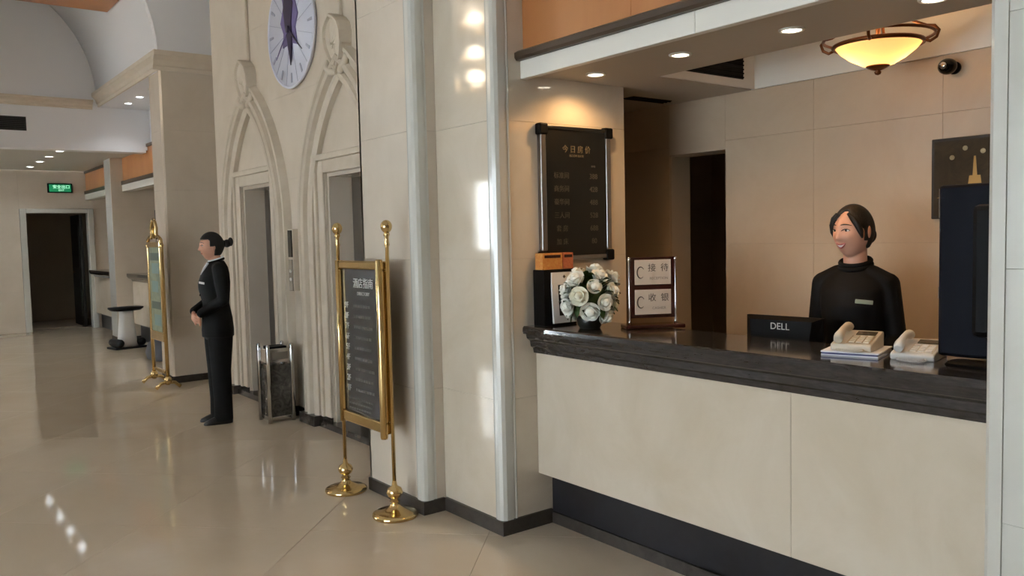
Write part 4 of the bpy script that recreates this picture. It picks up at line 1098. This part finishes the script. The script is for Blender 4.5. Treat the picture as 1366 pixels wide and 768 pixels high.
        for zz, r_ in ((-0.052, 0.0028), (-0.059, 0.0036)): MB().tube([on_face(0.02 * u, zz + 0.003 * u * u, 0.0008) for u in (-1, -.5, 0, .5, 1)], [0.001, r_, r_, r_, 0.001], 8).build('lip', 'lip', root)
    # hair
    if style == 'front':
        def keep(sx, sy, sz):
            if sx < -0.12: return sz > -0.62
            if sx < 0.22: return sz > (-0.30 if abs(sy) > 0.5 else 0.3)
            part = abs(sy - 0.18); return sz > 0.80 - 0.95 * max(0, part - 0.10) and sz > -0.08
        hp = hair_cap(T, keep, 0.008, root)
        MB().ell(T @ Vector((-0.09, 0, -0.02)), (0.03, 0.04, 0.042), 18, 12).build('hair_bun', 'hair', root)
        for s_, a_, b_ in ((1, 0.50, -0.02), (-1, 0.42, 0.0)):
            lk = [T @ (head_point(*Vector((math.cos(q) * 0.95, s_ * (0.25 + 0.75 * math.sin(q)), z)).normalized(), off=0.008)) for q, z in ((0.35, 0.95), (0.7, 0.6), (0.95, 0.30), (1.12, 0.02), (1.2, -0.2))]
            MB().tube(lk, [0.006, 0.012, 0.014, 0.012, 0.004], 10).build('hair_lock', 'hair', root)
    else:
        def keep(sx, sy, sz):
            if sx < -0.1: return sz > -0.6
            if sx < 0.3: return sz > (0.0 if abs(sy) > 0.4 else 0.4)
            return sz > 0.50
        hair_cap(T, keep, 0.011, root)
        MB().ell(T @ Vector((-0.128, 0, 0.022)), (0.036, 0.036, 0.034), 16, 10).ell(T @ Vector((-0.158, 0, 0.035)), (0.022, 0.034, 0.038), 16, 10).build('hair_bun', 'hair', root)
        MB().tube([T @ Vector((-0.10 + 0.0 * i, 0.024 * math.cos(i * PI / 8), 0.02 + 0.024 * math.sin(i * PI / 8))) for i in range(16)], 0.008, 8, closed=True).build('hair_band', 'black_plastic', root)
    return root


# hostess standing in the hall, hands folded in front
arms1 = [dict(sh=(0.0, s_ * 0.165, 1.315), el=(-0.015, s_ * 0.205, 1.06), wr=(0.155, s_ * 0.075, 0.945), d=(0.22, -s_ * 0.9, -0.45), n=(0.9, s_ * 0.25, 0.2), side=-s_, curl=0.35) for s_ in (1, -1)]
arms1[0]['wr'] = (0.150, 0.075, 0.945); arms1[1]['wr'] = (0.178, -0.075, 0.955)
person('person in a black trouser suit with tied up hair standing in the hall, hands folded', (2.31, 7.2, 0), PI - 0.12, arms1, 0.0, 0.02, 'side', 1.0)
# receptionist behind the counter
arms2 = [dict(sh=(0.0, s_ * 0.142, 1.275), el=(-0.01, s_ * 0.178, 1.04), wr=(0.12, s_ * 0.12, 0.875), d=(0.75, -s_ * 0.45, -0.35), n=(0.2, s_ * 0.2, 0.9), side=-s_, curl=0.3) for s_ in (1, -1)]
person('smiling person in a high collared black uniform standing behind the reception counter', (3.54, 2.075, 0), PI + 0.2, arms2, -0.36, 0.05, 'front', 1.015, 0.86, 0.03)
